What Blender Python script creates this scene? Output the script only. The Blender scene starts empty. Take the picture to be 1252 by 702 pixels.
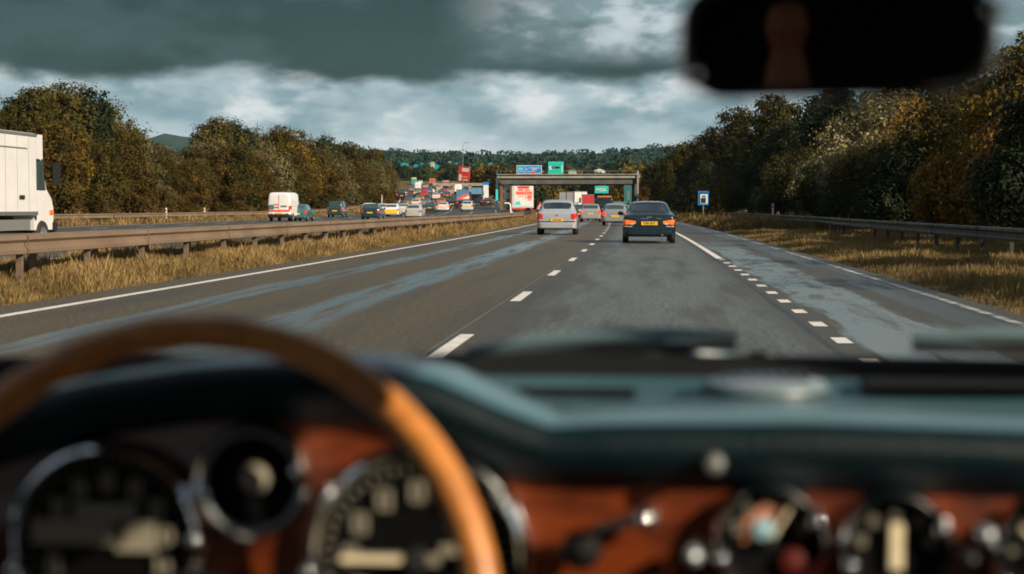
import bpy, bmesh, math, random
import numpy as np
from mathutils import Vector, Matrix

R = math.radians
random.seed(7)
rng = np.random.default_rng(7)
S = bpy.context.scene
COL = S.collection

# ------------------------------------------------------------------ camera
cam_d = bpy.data.cameras.new("camera")
cam = bpy.data.objects.new("camera", cam_d)
COL.objects.link(cam)
cam.location = (0.0, 0.0, 1.15)
cam.rotation_euler = (R(90 - 2.777), 0, R(4.972))
cam_d.sensor_width = 36.0
cam_d.lens = 57.5
cam_d.clip_start = 0.05
cam_d.clip_end = 20000
cam_d.dof.use_dof = True
cam_d.dof.focus_distance = 85.0
cam_d.dof.aperture_fstop = 4.3
S.camera = cam

# ------------------------------------------------------------------ exposure
S.view_settings.view_transform = 'Standard'
S.view_settings.look = 'None'
S.view_settings.gamma = 1.0
S.view_settings.use_curve_mapping = False
S.view_settings.exposure = 0.5
S.cycles.max_bounces = 8
S.cycles.transparent_max_bounces = 12
S.cycles.sample_clamp_indirect = 6.0
S.cycles.use_denoising = True
S.cycles.filter_width = 1.8
S.cycles.volume_bounces = 0

# ------------------------------------------------------------------ sun
HAZE = 3.0e-5
SUN_AZ = 124.0     # degrees clockwise from the road's heading (+Y): to the right and a little behind
SUN_EL = 25.5
sd = Vector((math.sin(R(SUN_AZ)) * math.cos(R(SUN_EL)), math.cos(R(SUN_AZ)) * math.cos(R(SUN_EL)), math.sin(R(SUN_EL))))
sun_d = bpy.data.lights.new("sun", 'SUN')
sun_d.energy = 5.0
sun_d.angle = R(0.5)
sun_d.color = (1.0, 0.84, 0.63)
sun = bpy.data.objects.new("sun", sun_d)
COL.objects.link(sun)
sun.rotation_euler = (-sd).to_track_quat('-Z', 'Y').to_euler()
sun.location = (60, -20, 60)


# ------------------------------------------------------------------ node helper
class NT:
    def __init__(s, tree):
        s.t = tree; s.n = tree.nodes; s.l = tree.links
    def add(s, kind, **kw):
        n = s.n.new(kind)
        for k, v in kw.items(): setattr(n, k, v)
        return n
    def set(s, sock, v):
        if hasattr(v, 'is_linked') or hasattr(v, 'links'): s.l.new(v, sock)
        else: sock.default_value = v
    def math(s, op, a, b=0.0, c=0.0, clamp=False):
        n = s.add('ShaderNodeMath', operation=op, use_clamp=clamp)
        s.set(n.inputs[0], a); s.set(n.inputs[1], b); s.set(n.inputs[2], c)
        return n.outputs[0]
    def mix(s, f, a, b, mode='MIX'):
        n = s.add('ShaderNodeMix', data_type='RGBA', blend_type=mode)
        s.set(n.inputs[0], f)
        for sock, v in ((n.inputs[6], a), (n.inputs[7], b)):
            if isinstance(v, (tuple, list)) and len(v) == 3: v = (*v, 1)
            s.set(sock, v)
        return n.outputs[2]
    def noise(s, vec, scale, detail=3, rough=0.55, dist=0.0):
        n = s.add('ShaderNodeTexNoise')
        if vec is not None: s.l.new(vec, n.inputs['Vector'])
        n.inputs['Scale'].default_value = scale; n.inputs['Detail'].default_value = detail
        n.inputs['Roughness'].default_value = rough; n.inputs['Distortion'].default_value = dist
        return n.outputs[0]
    def ramp(s, v, lo, hi, a=0.0, b=1.0, smooth=True):
        n = s.add('ShaderNodeMapRange', interpolation_type='SMOOTHSTEP' if smooth else 'LINEAR')
        s.set(n.inputs[0], v); s.set(n.inputs[1], lo); s.set(n.inputs[2], hi); s.set(n.inputs[3], a); s.set(n.inputs[4], b)
        return n.outputs[0]
    def xyz(s, v):
        n = s.add('ShaderNodeSeparateXYZ'); s.l.new(v, n.inputs[0]); return n.outputs
    def comb(s, x, y, z=0.0):
        n = s.add('ShaderNodeCombineXYZ')
        for i, v in enumerate((x, y, z)): s.set(n.inputs[i], v)
        return n.outputs[0]


# ------------------------------------------------------------------ world: storm cloud over a bright broken band
W = bpy.data.worlds.new("World")
S.world = W
W.use_nodes = True
W.node_tree.nodes.clear()
w = NT(W.node_tree)
sky = w.add('ShaderNodeTexSky', sky_type='NISHITA', sun_disc=False)
sky.sun_elevation = R(SUN_EL)
sky.sun_rotation = R(SUN_AZ)
sky.air_density = 1.4; sky.dust_density = 2.0
tc = w.add('ShaderNodeTexCoord')
dx, dy, dz = w.xyz(tc.outputs['Generated'])
az = w.math('ARCTAN2', dx, dy)
el = w.math('ARCSINE', dz)
v1 = w.comb(az, w.math('MULTIPLY', el, 2.3))
n_big = w.noise(v1, 7.0, 2, 0.5)
n_mid = w.noise(v1, 17.0, 7, 0.50, 0.0)
n_fin = w.noise(w.comb(az, w.math('MULTIPLY', el, 2.0), 3.3), 25.0, 6, 0.52, 0.0)
SC = 10.0  # background strength is 0.1, so cloud radiance is written ten times up
def cc(r, g, b): return (r * SC, g * SC, b * SC, 1)
# broken band near the horizon
band = w.mix(w.ramp(n_mid, 0.36, 0.62), cc(.165, .245, .285), cc(.34, .415, .445))
band = w.mix(w.math('MULTIPLY', w.ramp(n_fin, 0.45, 0.66), w.ramp(n_mid, 0.42, 0.58)), band, cc(.57, .58, .59))
band = w.mix(w.ramp(el, 0.050, 0.026, 0.0, 0.75), band, cc(.48, .52, .54))
# dark sheet above: its ragged lower edge sits a little over four degrees up
edge = w.math('ADD', 0.0755, w.math('MULTIPLY', w.math('SUBTRACT', n_mid, 0.5), 0.028))
edge = w.math('ADD', edge, w.math('MULTIPLY', w.math('SUBTRACT', n_big, 0.5), 0.020))
sheet = w.ramp(w.math('SUBTRACT', el, edge), -0.003, 0.009)
n_sheet = w.noise(w.comb(w.math('MULTIPLY', az, 0.8), w.math('MULTIPLY', el, 2.0), 8.0), 7.0, 3, 0.45, 0.0)
dark = w.mix(w.ramp(n_sheet, 0.34, 0.64), cc(.0004, .008, .009), cc(.009, .030, .033))
dark = w.mix(w.math('MULTIPLY', w.ramp(w.math('ADD', n_mid, w.math('MULTIPLY', n_big, .5)),   .68, .92), .40), dark, cc(.05, .095, .105))
# the sheet thins out to the right of the road's end
thin = w.ramp(az, -0.14, -0.03)
thin = w.math('MULTIPLY', thin, w.ramp(w.noise(v1, 9.0, 6, 0.5, 0.0), 0.22, 0.50))
lite = w.mix(w.ramp(n_fin, 0.42, 0.60), cc(.150, .22, .24), cc(.42, .47, .50))
dark = w.mix(w.math('MULTIPLY', thin, w.ramp(el, 0.082, 0.105)), dark, lite)
cloud = w.mix(sheet, band, dark)
# overhead: broken cloud with sky showing through
high = w.noise(tc.outputs['Generated'], 2.2, 4, 0.55)
up = w.mix(w.ramp(high, 0.40, 0.62), cc(.075, .10, .12), cc(.24, .27, .31))
cloud = w.mix(w.ramp(el, 0.16, 0.40), cloud, up)
gap = w.math('MULTIPLY', w.ramp(high, 0.58, 0.70), w.ramp(el, 0.3, 0.6))
fin = w.mix(gap, cloud, sky.outputs[0])
fin = w.mix(0.02, fin, sky.outputs[0])
bg = w.add('ShaderNodeBackground')
w.l.new(fin, bg.inputs[0]); bg.inputs[1].default_value = 0.1
wo = w.add('ShaderNodeOutputWorld'); w.l.new(bg.outputs[0], wo.inputs[0])
W.cycles.sampling_method = 'MANUAL'; W.cycles.sample_map_resolution = 512


# ------------------------------------------------------------------ materials
def mat(name, col=(.5, .5, .5), rough=.6, metal=0.0, spec=0.5, coat=0.0, emit=None, es=0.0, var=0.0, vscale=8.0, bump=0.0, bscale=60.0, trans=0.0, col2=None, rvar=0.0, csp='Object'):
    m = bpy.data.materials.new(name); m.use_nodes = True
    t = NT(m.node_tree); b = t.n['Principled BSDF']
    b.inputs['Base Color'].default_value = (*col, 1)
    b.inputs['Roughness'].default_value = rough
    b.inputs['Metallic'].default_value = metal
    b.inputs['Specular IOR Level'].default_value = spec
    b.inputs['Coat Weight'].default_value = coat
    b.inputs['Coat Roughness'].default_value = 0.08
    b.inputs['Transmission Weight'].default_value = trans
    if emit: b.inputs['Emission Color'].default_value = (*emit, 1); b.inputs['Emission Strength'].default_value = es
    c = t.add('ShaderNodeTexCoord').outputs[csp]
    if col2 is not None or var:
        if col2 is None: col2 = tuple(x * (1 - var) for x in col)
        f = t.ramp(t.noise(c, vscale, 5, 0.6), 0.38, 0.64)
        t.l.new(t.mix(f, col, col2), b.inputs['Base Color'])
    if rvar:
        t.l.new(t.ramp(t.noise(c, vscale * 2.3, 4), 0.35, 0.65, rough - rvar, rough + rvar), b.inputs['Roughness'])
    if bump:
        bn = t.add('ShaderNodeBump'); bn.inputs['Strength'].default_value = bump; bn.inputs['Distance'].default_value = 0.02
        t.l.new(t.noise(c, bscale, 4), bn.inputs['Height']); t.l.new(bn.outputs[0], b.inputs['Normal'])
    return m

def leaf_mat(name, cols, rough=.55, trans=.25):
    """Leaves: the tint of each clump picks a colour along cols; each tree shifts a little."""
    m = bpy.data.materials.new(name); m.use_nodes = True
    t = NT(m.node_tree); t.n.clear()
    a = t.add('ShaderNodeAttribute', attribute_name='tint').outputs['Fac']
    oi = t.add('ShaderNodeObjectInfo').outputs['Random']
    f = t.math('ADD', a, t.math('MULTIPLY', t.math('SUBTRACT', oi, 0.5), 0.45), clamp=True)
    r = t.add('ShaderNodeValToRGB'); t.l.new(f, r.inputs[0])
    e = r.color_ramp.elements
    while len(e) < len(cols): e.new(0.5)
    for i, c in enumerate(cols):
        e[i].position = i / (len(cols) - 1); e[i].color = (*c, 1)
    d = t.add('ShaderNodeBsdfPrincipled'); t.l.new(r.outputs[0], d.inputs['Base Color'])
    d.inputs['Roughness'].default_value = rough; d.inputs['Specular IOR Level'].default_value = 0.10
    tr = t.add('ShaderNodeBsdfTranslucent'); t.l.new(r.outputs[0], tr.inputs[0])
    mx = t.add('ShaderNodeMixShader'); mx.inputs[0].default_value = trans
    t.l.new(d.outputs[0], mx.inputs[1]); t.l.new(tr.outputs[0], mx.inputs[2])
    o = t.add('ShaderNodeOutputMaterial'); t.l.new(mx.outputs[0], o.inputs[0])
    return m

M = {}
M['worn_line'] = mat('worn road paint', (.42, .44, .44), .45, col2=(.08, .09, .09), vscale=3.0)
M['white_line'] = mat('white road paint', (.82, .77, .74), .55, var=.20, vscale=5.0)
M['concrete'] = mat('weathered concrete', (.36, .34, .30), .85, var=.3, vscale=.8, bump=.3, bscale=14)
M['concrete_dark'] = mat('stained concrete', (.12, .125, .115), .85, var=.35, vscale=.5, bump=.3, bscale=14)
M['brick'] = mat('brown brick', (.21, .115, .07), .85, var=.25, vscale=3)
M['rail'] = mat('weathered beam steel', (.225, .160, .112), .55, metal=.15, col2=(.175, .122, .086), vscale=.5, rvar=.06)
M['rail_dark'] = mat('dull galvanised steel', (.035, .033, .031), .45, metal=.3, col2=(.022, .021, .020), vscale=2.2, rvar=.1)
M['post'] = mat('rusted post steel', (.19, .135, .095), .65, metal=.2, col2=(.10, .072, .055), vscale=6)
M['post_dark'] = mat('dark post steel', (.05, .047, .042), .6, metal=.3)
M['rubber'] = mat('tyre rubber', (.018, .018, .019), .8)
M['alloy'] = mat('wheel alloy', (.42, .43, .44), .35, metal=.8)
M['black_trim'] = mat('black trim', (.015, .016, .018), .5)
M['under'] = mat('underbody', (.01, .01, .011), .9)
M['glass_dark'] = mat('vehicle glass', (.035, .06, .068), .06, spec=.9, coat=.5)
M['plate_y'] = mat('yellow plate', (.78, .43, .03), .4)
M['plate_w'] = mat('white plate', (.7, .7, .66), .4)
M['ink'] = mat('black lettering', (.015, .015, .015), .6)
M['white_ink'] = mat('white lettering', (.82, .84, .84), .6)
M['lamp_red'] = mat('red lamp lens', (.55, .022, .012), .15, coat=1)
M['lamp_amber'] = mat('amber lamp lens', (.85, .20, .02), .15, coat=1)
M['lamp_clear'] = mat('clear lamp lens', (.7, .7, .7), .1, coat=1)
M['brake_red'] = mat('lit tail lamp', (.6, .03, .02), .2, emit=(1.0, .06, .03), es=.8)
M['brake_amber'] = mat('lit amber tail lamp', (.7, .14, .03), .2, emit=(1.0, .14, .02), es=.40)
M['chrome'] = mat('chrome', (.86, .88, .9), .07, metal=1.0)
M['seat_cloth'] = mat('grey seat cloth', (.10, .105, .11), .9)
M['sign_blue'] = mat('blue sign face', (.012, .22, .62), .4)
M['sign_teal'] = mat('green sign face', (.01, .52, .42), .4)
M['sign_red'] = mat('red sign face', (.75, .045, .03), .4)
M['sign_orange'] = mat('orange sign face', (.85, .12, .04), .4)
M['sign_white'] = mat('white sign face', (.8, .78, .76), .4, var=.1, vscale=1)
M['sign_cyan'] = mat('cyan sign face', (.08, .62, .75), .4)
M['sign_grey'] = mat('grey sign back', (.25, .26, .26), .5, metal=.5)
M['truck_white'] = mat('white truck panel', (.60, .595, .61), .42, var=.08, vscale=.9)
M['bark'] = mat('bark', (.15, .115, .085), .9, var=.4, vscale=9)

def clear_glass(name, tint, refl=.35):
    m = bpy.data.materials.new(name); m.use_nodes = True
    t = NT(m.node_tree); t.n.clear()
    tr = t.add('ShaderNodeBsdfTransparent'); tr.inputs[0].default_value = (*tint, 1)
    gl = t.add('ShaderNodeBsdfGlossy'); gl.inputs[0].default_value = (.9, .95, 1, 1); gl.inputs['Roughness'].default_value = .03
    fr = t.add('ShaderNodeFresnel'); fr.inputs[0].default_value = 1.5
    mx = t.add('ShaderNodeMixShader'); t.l.new(t.math('ADD', t.math('MULTIPLY', fr.outputs[0], 1.4), refl * .3, clamp=True), mx.inputs[0])
    t.l.new(tr.outputs[0], mx.inputs[1]); t.l.new(gl.outputs[0], mx.inputs[2])
    o = t.add('ShaderNodeOutputMaterial'); t.l.new(mx.outputs[0], o.inputs[0])
    return m
M['car_glass'] = clear_glass('tinted car glass', (.42, .55, .56), .55)

PAINT = {}
def paint(name, col, metal=.0, rough=.32):
    if name not in PAINT: PAINT[name] = mat(name + ' paint', col, rough, metal=metal, coat=.8, rvar=.05, vscale=2)
    return PAINT[name]

# ------------------------------------------------------------------ object helpers
def tag(o, label=None, cat=None, group=None, kind=None):
    if label: o['label'] = label
    if cat: o['category'] = cat
    if group: o['group'] = group
    if kind: o['kind'] = kind
    return o

def link(name, me, parent=None, loc=None, rz=None):
    o = bpy.data.objects.new(name, me); COL.objects.link(o)
    if parent: o.parent = parent
    if loc: o.location = loc
    if rz is not None: o.rotation_euler = (0, 0, rz)
    return o

def thing(name, label, cat, loc=(0, 0, 0), rz=0.0, group=None):
    o = link(name, None, None, loc, rz)
    return tag(o, label, cat, group)

def np_mesh(name, V, F, mats, fm=None, smooth=False, tint=None):
    """V (n,3), F (m,4) or (m,3) index array."""
    V = np.asarray(V, np.float32); F = np.asarray(F, np.int32); k = F.shape[1]
    me = bpy.data.meshes.new(name)
    me.vertices.add(len(V)); me.vertices.foreach_set('co', V.ravel())
    me.loops.add(F.size); me.loops.foreach_set('vertex_index', F.ravel())
    me.polygons.add(len(F)); me.polygons.foreach_set('loop_start', np.arange(0, F.size, k, dtype=np.int32))
    try: me.polygons.foreach_set('loop_total', np.full(len(F), k, np.int32))
    except Exception: pass
    for m in mats: me.materials.append(m)
    if fm is not None: me.polygons.foreach_set('material_index', np.asarray(fm, np.int32))
    me.polygons.foreach_set('use_smooth', np.full(len(F), smooth))
    if tint is not None:
        a = me.attributes.new('tint', 'FLOAT', 'POINT'); a.data.foreach_set('value', np.asarray(tint, np.float32))
    me.update(calc_edges=True)
    me.validate()
    return me

class MB:
    """Collects shapes of one mesh object; each shape may take its own material."""
    def __init__(s): s.v = []; s.f = []; s.m = []; s.mats = []
    def mi(s, m):
        if m not in s.mats: s.mats.append(m)
        return s.mats.index(m)
    def raw(s, vs, fs, m):
        b = len(s.v); s.v += [tuple(v) for v in vs]; k = s.mi(m)
        for f in fs: s.f.append([b + i for i in f]); s.m.append(k)
        return s
    def box(s, c, d, m, rz=0.0, rx=0.0, bev=0.0, ry=0.0):
        if bev > 0:
            bm = bmesh.new(); bmesh.ops.create_cube(bm, size=1.0)
            for v in bm.verts: v.co = Vector((v.co.x * d[0], v.co.y * d[1], v.co.z * d[2]))
            bmesh.ops.bevel(bm, geom=bm.edges[:], offset=min(bev, min(d) * .49), segments=2, affect='EDGES')
            bm.verts.ensure_lookup_table(); vs = [v.co.copy() for v in bm.verts]; fs = [[v.index for v in f.verts] for f in bm.faces]; bm.free()
        else:
            vs = [Vector((x * d[0] / 2, y * d[1] / 2, z * d[2] / 2)) for x in (-1, 1) for y in (-1, 1) for z in (-1, 1)]
            fs = [(0, 1, 3, 2), (4, 6, 7, 5), (0, 4, 5, 1), (2, 3, 7, 6), (0, 2, 6, 4), (1, 5, 7, 3)]
        Mx = Matrix.Translation(c) @ Matrix.Rotation(rz, 4, 'Z') @ Matrix.Rotation(ry, 4, 'Y') @ Matrix.Rotation(rx, 4, 'X')
        return s.raw([Mx @ v for v in vs], fs, m)
    def lathe(s, prof, m, n=32, axis='Y', c=(0, 0, 0), mats=None):
        """prof: (radius, along axis). mats: material per profile segment."""
        vs = []; fs = []
        for r, a in prof:
            for i in range(n):
                t = 2 * math.pi * i / n; p, q = r * math.cos(t), r * math.sin(t)
                vs.append({'Y': (p, a, q), 'X': (a, p, q), 'Z': (p, q, a)}[axis])
        vs = [(v[0] + c[0], v[1] + c[1], v[2] + c[2]) for v in vs]
        b = len(s.v); s.v += vs
        for j in range(len(prof) - 1):
            k = s.mi(mats[j] if mats else m)
            for i in range(n):
                i2 = (i + 1) % n
                s.f.append([b + j * n + i, b + j * n + i2, b + (j + 1) * n + i2, b + (j + 1) * n + i]); s.m.append(k)
        return s
    def tube(s, pts, rad, m, n=8, cap=True):
        pts = [Vector(p) for p in pts]; rad = rad if isinstance(rad, (list, tuple)) else [rad] * len(pts)
        vs = []; fs = []
        for i, p in enumerate(pts):
            d = (pts[min(i + 1, len(pts) - 1)] - pts[max(i - 1, 0)]).normalized()
            u = d.orthogonal().normalized() if i == 0 else (u - d * u.dot(d)).normalized()
            q = d.cross(u)
            for k in range(n):
                t = 2 * math.pi * k / n; vs.append(p + (u * math.cos(t) + q * math.sin(t)) * rad[i])
        for j in range(len(pts) - 1):
            for k in range(n):
                k2 = (k + 1) % n; fs.append((j * n + k, j * n + k2, (j + 1) * n + k2, (j + 1) * n + k))
        if cap: fs.append(tuple(range(n - 1, -1, -1))); fs.append(tuple((len(pts) - 1) * n + k for k in range(n)))
        return s.raw(vs, fs, m)
    def grid(s, rows, m, closed=False):
        n = len(rows[0]); vs = [p for r in rows for p in r]; fs = []
        for j in range(len(rows) - 1):
            for i in range(n if closed else n - 1):
                i2 = (i + 1) % n; fs.append((j * n + i, j * n + i2, (j + 1) * n + i2, (j + 1) * n + i))
        return s.raw(vs, fs, m)
    def prism(s, poly, y0, y1, m):
        """poly in (x, z), pushed from y0 to y1."""
        n = len(poly); vs = [(x, y0, z) for x, z in poly] + [(x, y1, z) for x, z in poly]
        fs = [tuple(range(n)), tuple(range(2 * n - 1, n - 1, -1))] + [(i, i + n, (i + 1) % n + n, (i + 1) % n) for i in range(n)]
        return s.raw(vs, fs, m)
    def mesh(s, name, smooth=30):
        me = bpy.data.meshes.new(name); me.from_pydata(s.v, [], s.f)
        for m in s.mats: me.materials.append(m)
        me.polygons.foreach_set('material_index', s.m)
        bm = bmesh.new(); bm.from_mesh(me); bmesh.ops.recalc_face_normals(bm, faces=bm.faces[:]); bm.to_mesh(me); bm.free()
        if smooth:
            me.polygons.foreach_set('use_smooth', [True] * len(me.polygons))
            me.set_sharp_from_angle(angle=R(smooth))
        return me
    def build(s, name, parent=None, loc=None, rz=None, smooth=30):
        return link(name, s.mesh(name, smooth), parent, loc, rz)

def text_mesh(txt, size, m, depth=.002, align='CENTER', font_x=1.0):
    cu = bpy.data.curves.new('lettering', 'FONT'); cu.body = txt; cu.size = size; cu.align_x = align; cu.align_y = 'CENTER'; cu.extrude = depth
    o = bpy.data.objects.new('lettering', cu); COL.objects.link(o)
    me = bpy.data.meshes.new_from_object(o.evaluated_get(bpy.context.evaluated_depsgraph_get()))
    bpy.data.objects.remove(o); bpy.data.curves.remove(cu)
    me.materials.clear(); me.materials.append(m)
    # lettering is drawn in XY: stand it up so that it faces -Y
    me.transform(Matrix.Rotation(R(90), 4, 'X') @ Matrix.Scale(font_x, 4, (1, 0, 0)))
    return me

def interp(x, xs, ys): return float(np.interp(x, xs, ys))
def sstep(t): t = np.clip(t, 0, 1); return t * t * (3 - 2 * t)

# ------------------------------------------------------------------ the lie of the land
def curve(Y): return -np.maximum(Y, 0) ** 2 / 9000.0        # our carriageway bends gently left
RY = [-200, 0, 44, 110, 160, 200, 230, 270, 300, 350, 400, 450, 500, 560, 620, 680, 760]
RR = [-12.6, -12.6, -12.7, -13.4, -14.5, -16.5, -19.5, -24, -28, -36, -44, -51, -58, -68, -79, -92, -112]
RL = [-34, -34, -34.5, -35.5, -36, -37, -39.5, -44, -48, -55.5, -62, -68.5, -75, -84, -94, -106, -126]
RZ = [0, 0, 0, 0, .05, .3, .7, 1.5, 2.2, 3.6, 4.6, 5.8, 7.4, 9.2, 10.6, 12, 13]
def base_h(X, Y):
    X = np.asarray(X, float); Y = np.asarray(Y, float)
    r = np.interp(Y, RY, RR); l = np.interp(Y, RY, RL); z = np.interp(Y, RY, RZ)
    ol = curve(Y) - 8.5
    t = sstep((ol - X) / np.maximum(ol - r - .5, 1.0))
    h = z * t
    h = h + 1.5 * sstep((l - 5 - X) / 9)                   # bank behind the far barrier
    h = h + 2.2 * sstep((X - curve(np.minimum(Y, 500)) - 9.5) / 12)    # bank on the right
    rise = np.interp(Y, [0, 560, 760, 1200, 1700, 3000, 3300, 3800, 5200, 6500, 7200, 9000], [0, 0, 10, 27, 42, 88, 88, 60, 40, 10, 0, 0])
    azm = X / np.maximum(Y, 1)
    ridge = np.interp(azm, [-.6, -.25, -.185, -.14, -.10, -.06, -.03, 0, .05, .3], [12, 14, 12, 4, 0, 1, 3, 12, 17, 10])
    rise = rise + ridge * sstep((Y - 1700) / 1200) * (1 - sstep((Y - 3300) / 500))
    # a far blue hill shows through a dip in the left trees
    rise = rise + 158 * np.exp(-((azm + .292) / .050) ** 4) * (1 + .05 * np.sin(azm * 160)) * sstep((Y - 3700) / 900) * (1 - sstep((Y - 4900) / 500))
    h = h * (1 - sstep((Y - 560) / 200)) + np.where(Y > 560, 0, 0) + rise
    return h
# ground sheet
xs = np.unique(np.concatenate([np.arange(-140, 60, 1.5), np.arange(-600, -140, 20), np.arange(60, 600, 20), np.arange(-3200, -600, 50), np.array([-9000, -5000, -4000, 1000, 1800, 3000, 5000, 9000])]))
ys = np.unique(np.concatenate([np.arange(-60, 300, 3), np.arange(300, 800, 10), np.arange(800, 4000, 50), np.arange(4000, 9000, 200), np.array([-2000, -800, -200, 9000, 14000])]))
XX, YY = np.meshgrid(xs, ys)
ZZ = base_h(XX, YY) - .03
# both carriageways lie on the sheet: sink it under them
r_ = np.interp(YY, RY, RR); l_ = np.interp(YY, RY, RL)
under2 = (XX < r_ + .2) & (XX > l_ - .2) & (YY < 740)
cX = XX - curve(YY)
under1 = (cX > -8.0) & (cX < 4.4) & (YY < 640)
ZZ = np.where(under2 | under1, ZZ - .12, ZZ)
nx = len(xs); idx = np.arange(XX.size).reshape(XX.shape)
F = np.stack([idx[:-1, :-1], idx[:-1, 1:], idx[1:, 1:], idx[1:, :-1]], -1).reshape(-1, 4)
gm = bpy.data.materials.new('verge earth and turf'); gm.use_nodes = True
t = NT(gm.node_tree); b = t.n['Principled BSDF']; oc = t.add('ShaderNodeTexCoord').outputs['Object']
c = t.mix(t.ramp(t.noise(oc, .35, 6, .65), .38, .62), (.15, .105, .05), (.075, .07, .03))
c = t.mix(t.ramp(t.noise(oc, 3.0, 5, .6), .45, .7), c, (.26, .185, .09))
gx, gy, gz = t.xyz(oc)
c = t.mix(t.ramp(gy, 500, 900), c, (.040, .052, .03))
c = t.mix(t.ramp(gy, 3300, 3700), c, t.mix(t.ramp(t.noise(oc, .012, 6, .7), .4, .6), (.012, .036, .032), (.03, .055, .04)))
t.l.new(c, b.inputs['Base Color']); b.inputs['Roughness'].default_value = .95; b.inputs['Specular IOR Level'].default_value = .1
bn = t.add('ShaderNodeBump'); bn.inputs['Strength'].default_value = .8; bn.inputs['Distance'].default_value = .08
t.l.new(t.noise(oc, 7, 5, .7), bn.inputs['Height']); t.l.new(bn.outputs[0], b.inputs['Normal'])
tag(link('ground', np_mesh('ground', np.stack([XX, YY, ZZ], -1).reshape(-1, 3), F, [gm], smooth=True)), kind='structure')

# ------------------------------------------------------------------ roads
def asphalt(name, ours):
    m = bpy.data.materials.new(name); m.use_nodes = True
    t = NT(m.node_tree); b = t.n['Principled BSDF']; oc = t.add('ShaderNodeTexCoord').outputs['Object']
    x, y, z = t.xyz(oc)
    u = t.math('ADD', x, t.math('DIVIDE', t.math('MULTIPLY', y, y), 9000.0)) if ours else x      # distance from the lane, along the bend
    st = t.comb(u, t.math('MULTIPLY', y, .05))
    grain = t.noise(oc, 17, 2, .8)
    grain2 = t.noise(oc, 9, 4, .7)
    col = t.mix(t.ramp(grain, .40, .60), (.020, .018, .014), (.105, .094, .070))
    if ours: col = t.mix(t.ramp(u, -1.3, -2.2), col, t.mix(t.ramp(grain, .40, .60), (.032, .024, .010), (.165, .120, .052)))
    col = t.mix(t.ramp(grain2, .35, .7, 0, .5), col, (.042, .039, .033))
    streak = t.noise(st, 1.6, 5, .6)
    col = t.mix(t.ramp(streak, .45, .7, 0, .45), col, (.030, .029, .026))
    wet = t.ramp(streak, .60, .74, 0, .45)
    if ours:
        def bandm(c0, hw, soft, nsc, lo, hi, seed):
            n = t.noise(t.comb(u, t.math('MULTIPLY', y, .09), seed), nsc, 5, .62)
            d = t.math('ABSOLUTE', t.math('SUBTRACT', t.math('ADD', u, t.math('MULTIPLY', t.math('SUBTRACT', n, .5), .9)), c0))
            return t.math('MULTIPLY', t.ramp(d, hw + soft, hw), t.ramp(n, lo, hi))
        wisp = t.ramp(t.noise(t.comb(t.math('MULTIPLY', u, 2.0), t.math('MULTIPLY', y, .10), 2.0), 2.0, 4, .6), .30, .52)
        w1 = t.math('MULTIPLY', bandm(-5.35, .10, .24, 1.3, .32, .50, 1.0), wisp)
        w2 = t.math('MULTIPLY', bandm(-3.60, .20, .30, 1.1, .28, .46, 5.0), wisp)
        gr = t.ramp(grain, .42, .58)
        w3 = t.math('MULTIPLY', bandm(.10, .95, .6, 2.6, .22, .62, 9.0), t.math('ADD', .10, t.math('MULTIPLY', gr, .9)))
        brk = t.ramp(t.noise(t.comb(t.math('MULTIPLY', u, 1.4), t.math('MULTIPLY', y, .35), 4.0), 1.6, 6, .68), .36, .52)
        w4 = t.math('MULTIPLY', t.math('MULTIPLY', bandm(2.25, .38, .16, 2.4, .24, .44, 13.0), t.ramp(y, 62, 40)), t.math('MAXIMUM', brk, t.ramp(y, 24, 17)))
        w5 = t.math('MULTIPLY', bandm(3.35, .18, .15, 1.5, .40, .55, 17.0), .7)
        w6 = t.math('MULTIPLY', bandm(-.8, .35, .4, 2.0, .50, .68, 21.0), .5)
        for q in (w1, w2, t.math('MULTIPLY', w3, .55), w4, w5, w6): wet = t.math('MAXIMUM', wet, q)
        # sealed joint between the lanes, dark seam
        seam = t.ramp(t.math('ABSOLUTE', t.math('SUBTRACT', u, -1.79)), .012, .006)
        seam2 = t.ramp(t.math('ABSOLUTE', t.math('SUBTRACT', u, 1.47)), .05, .02)
        col = t.mix(t.math('MULTIPLY', seam2, .8), col, (.012, .012, .013)); col = t.mix(t.math('MULTIPLY', seam, .7), col, (.16, .18, .17))
    col = t.mix(t.math('MULTIPLY', wet, .6), col, (.018, .020, .021))
    if ours:   # pale sky sheen of the wet tracks, painted into the colour
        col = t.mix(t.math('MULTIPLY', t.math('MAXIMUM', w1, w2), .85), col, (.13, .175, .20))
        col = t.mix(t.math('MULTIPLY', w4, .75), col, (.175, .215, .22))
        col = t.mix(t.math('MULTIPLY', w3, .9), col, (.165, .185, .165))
    t.l.new(col, b.inputs['Base Color'])
    dry = t.ramp(grain, .3, .7, .38, .62)
    n = t.add('ShaderNodeMix', data_type='FLOAT'); t.set(n.inputs[0], wet); t.set(n.inputs[2], dry); t.set(n.inputs[3], .24)
    t.l.new(n.outputs[0], b.inputs['Roughness'])
    b.inputs['Specular IOR Level'].default_value = .5
    bn = t.add('ShaderNodeBump'); bn.inputs['Distance'].default_value = .010
    t.l.new(t.math('SUBTRACT', .9, t.math('MULTIPLY', wet, .8)), bn.inputs['Strength'])
    t.l.new(t.noise(oc, 90, 3, .7), bn.inputs['Height']); t.l.new(bn.outputs[0], b.inputs['Normal'])
    return m
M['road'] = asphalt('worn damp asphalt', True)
M['road2'] = asphalt('wet asphalt', False)

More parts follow.
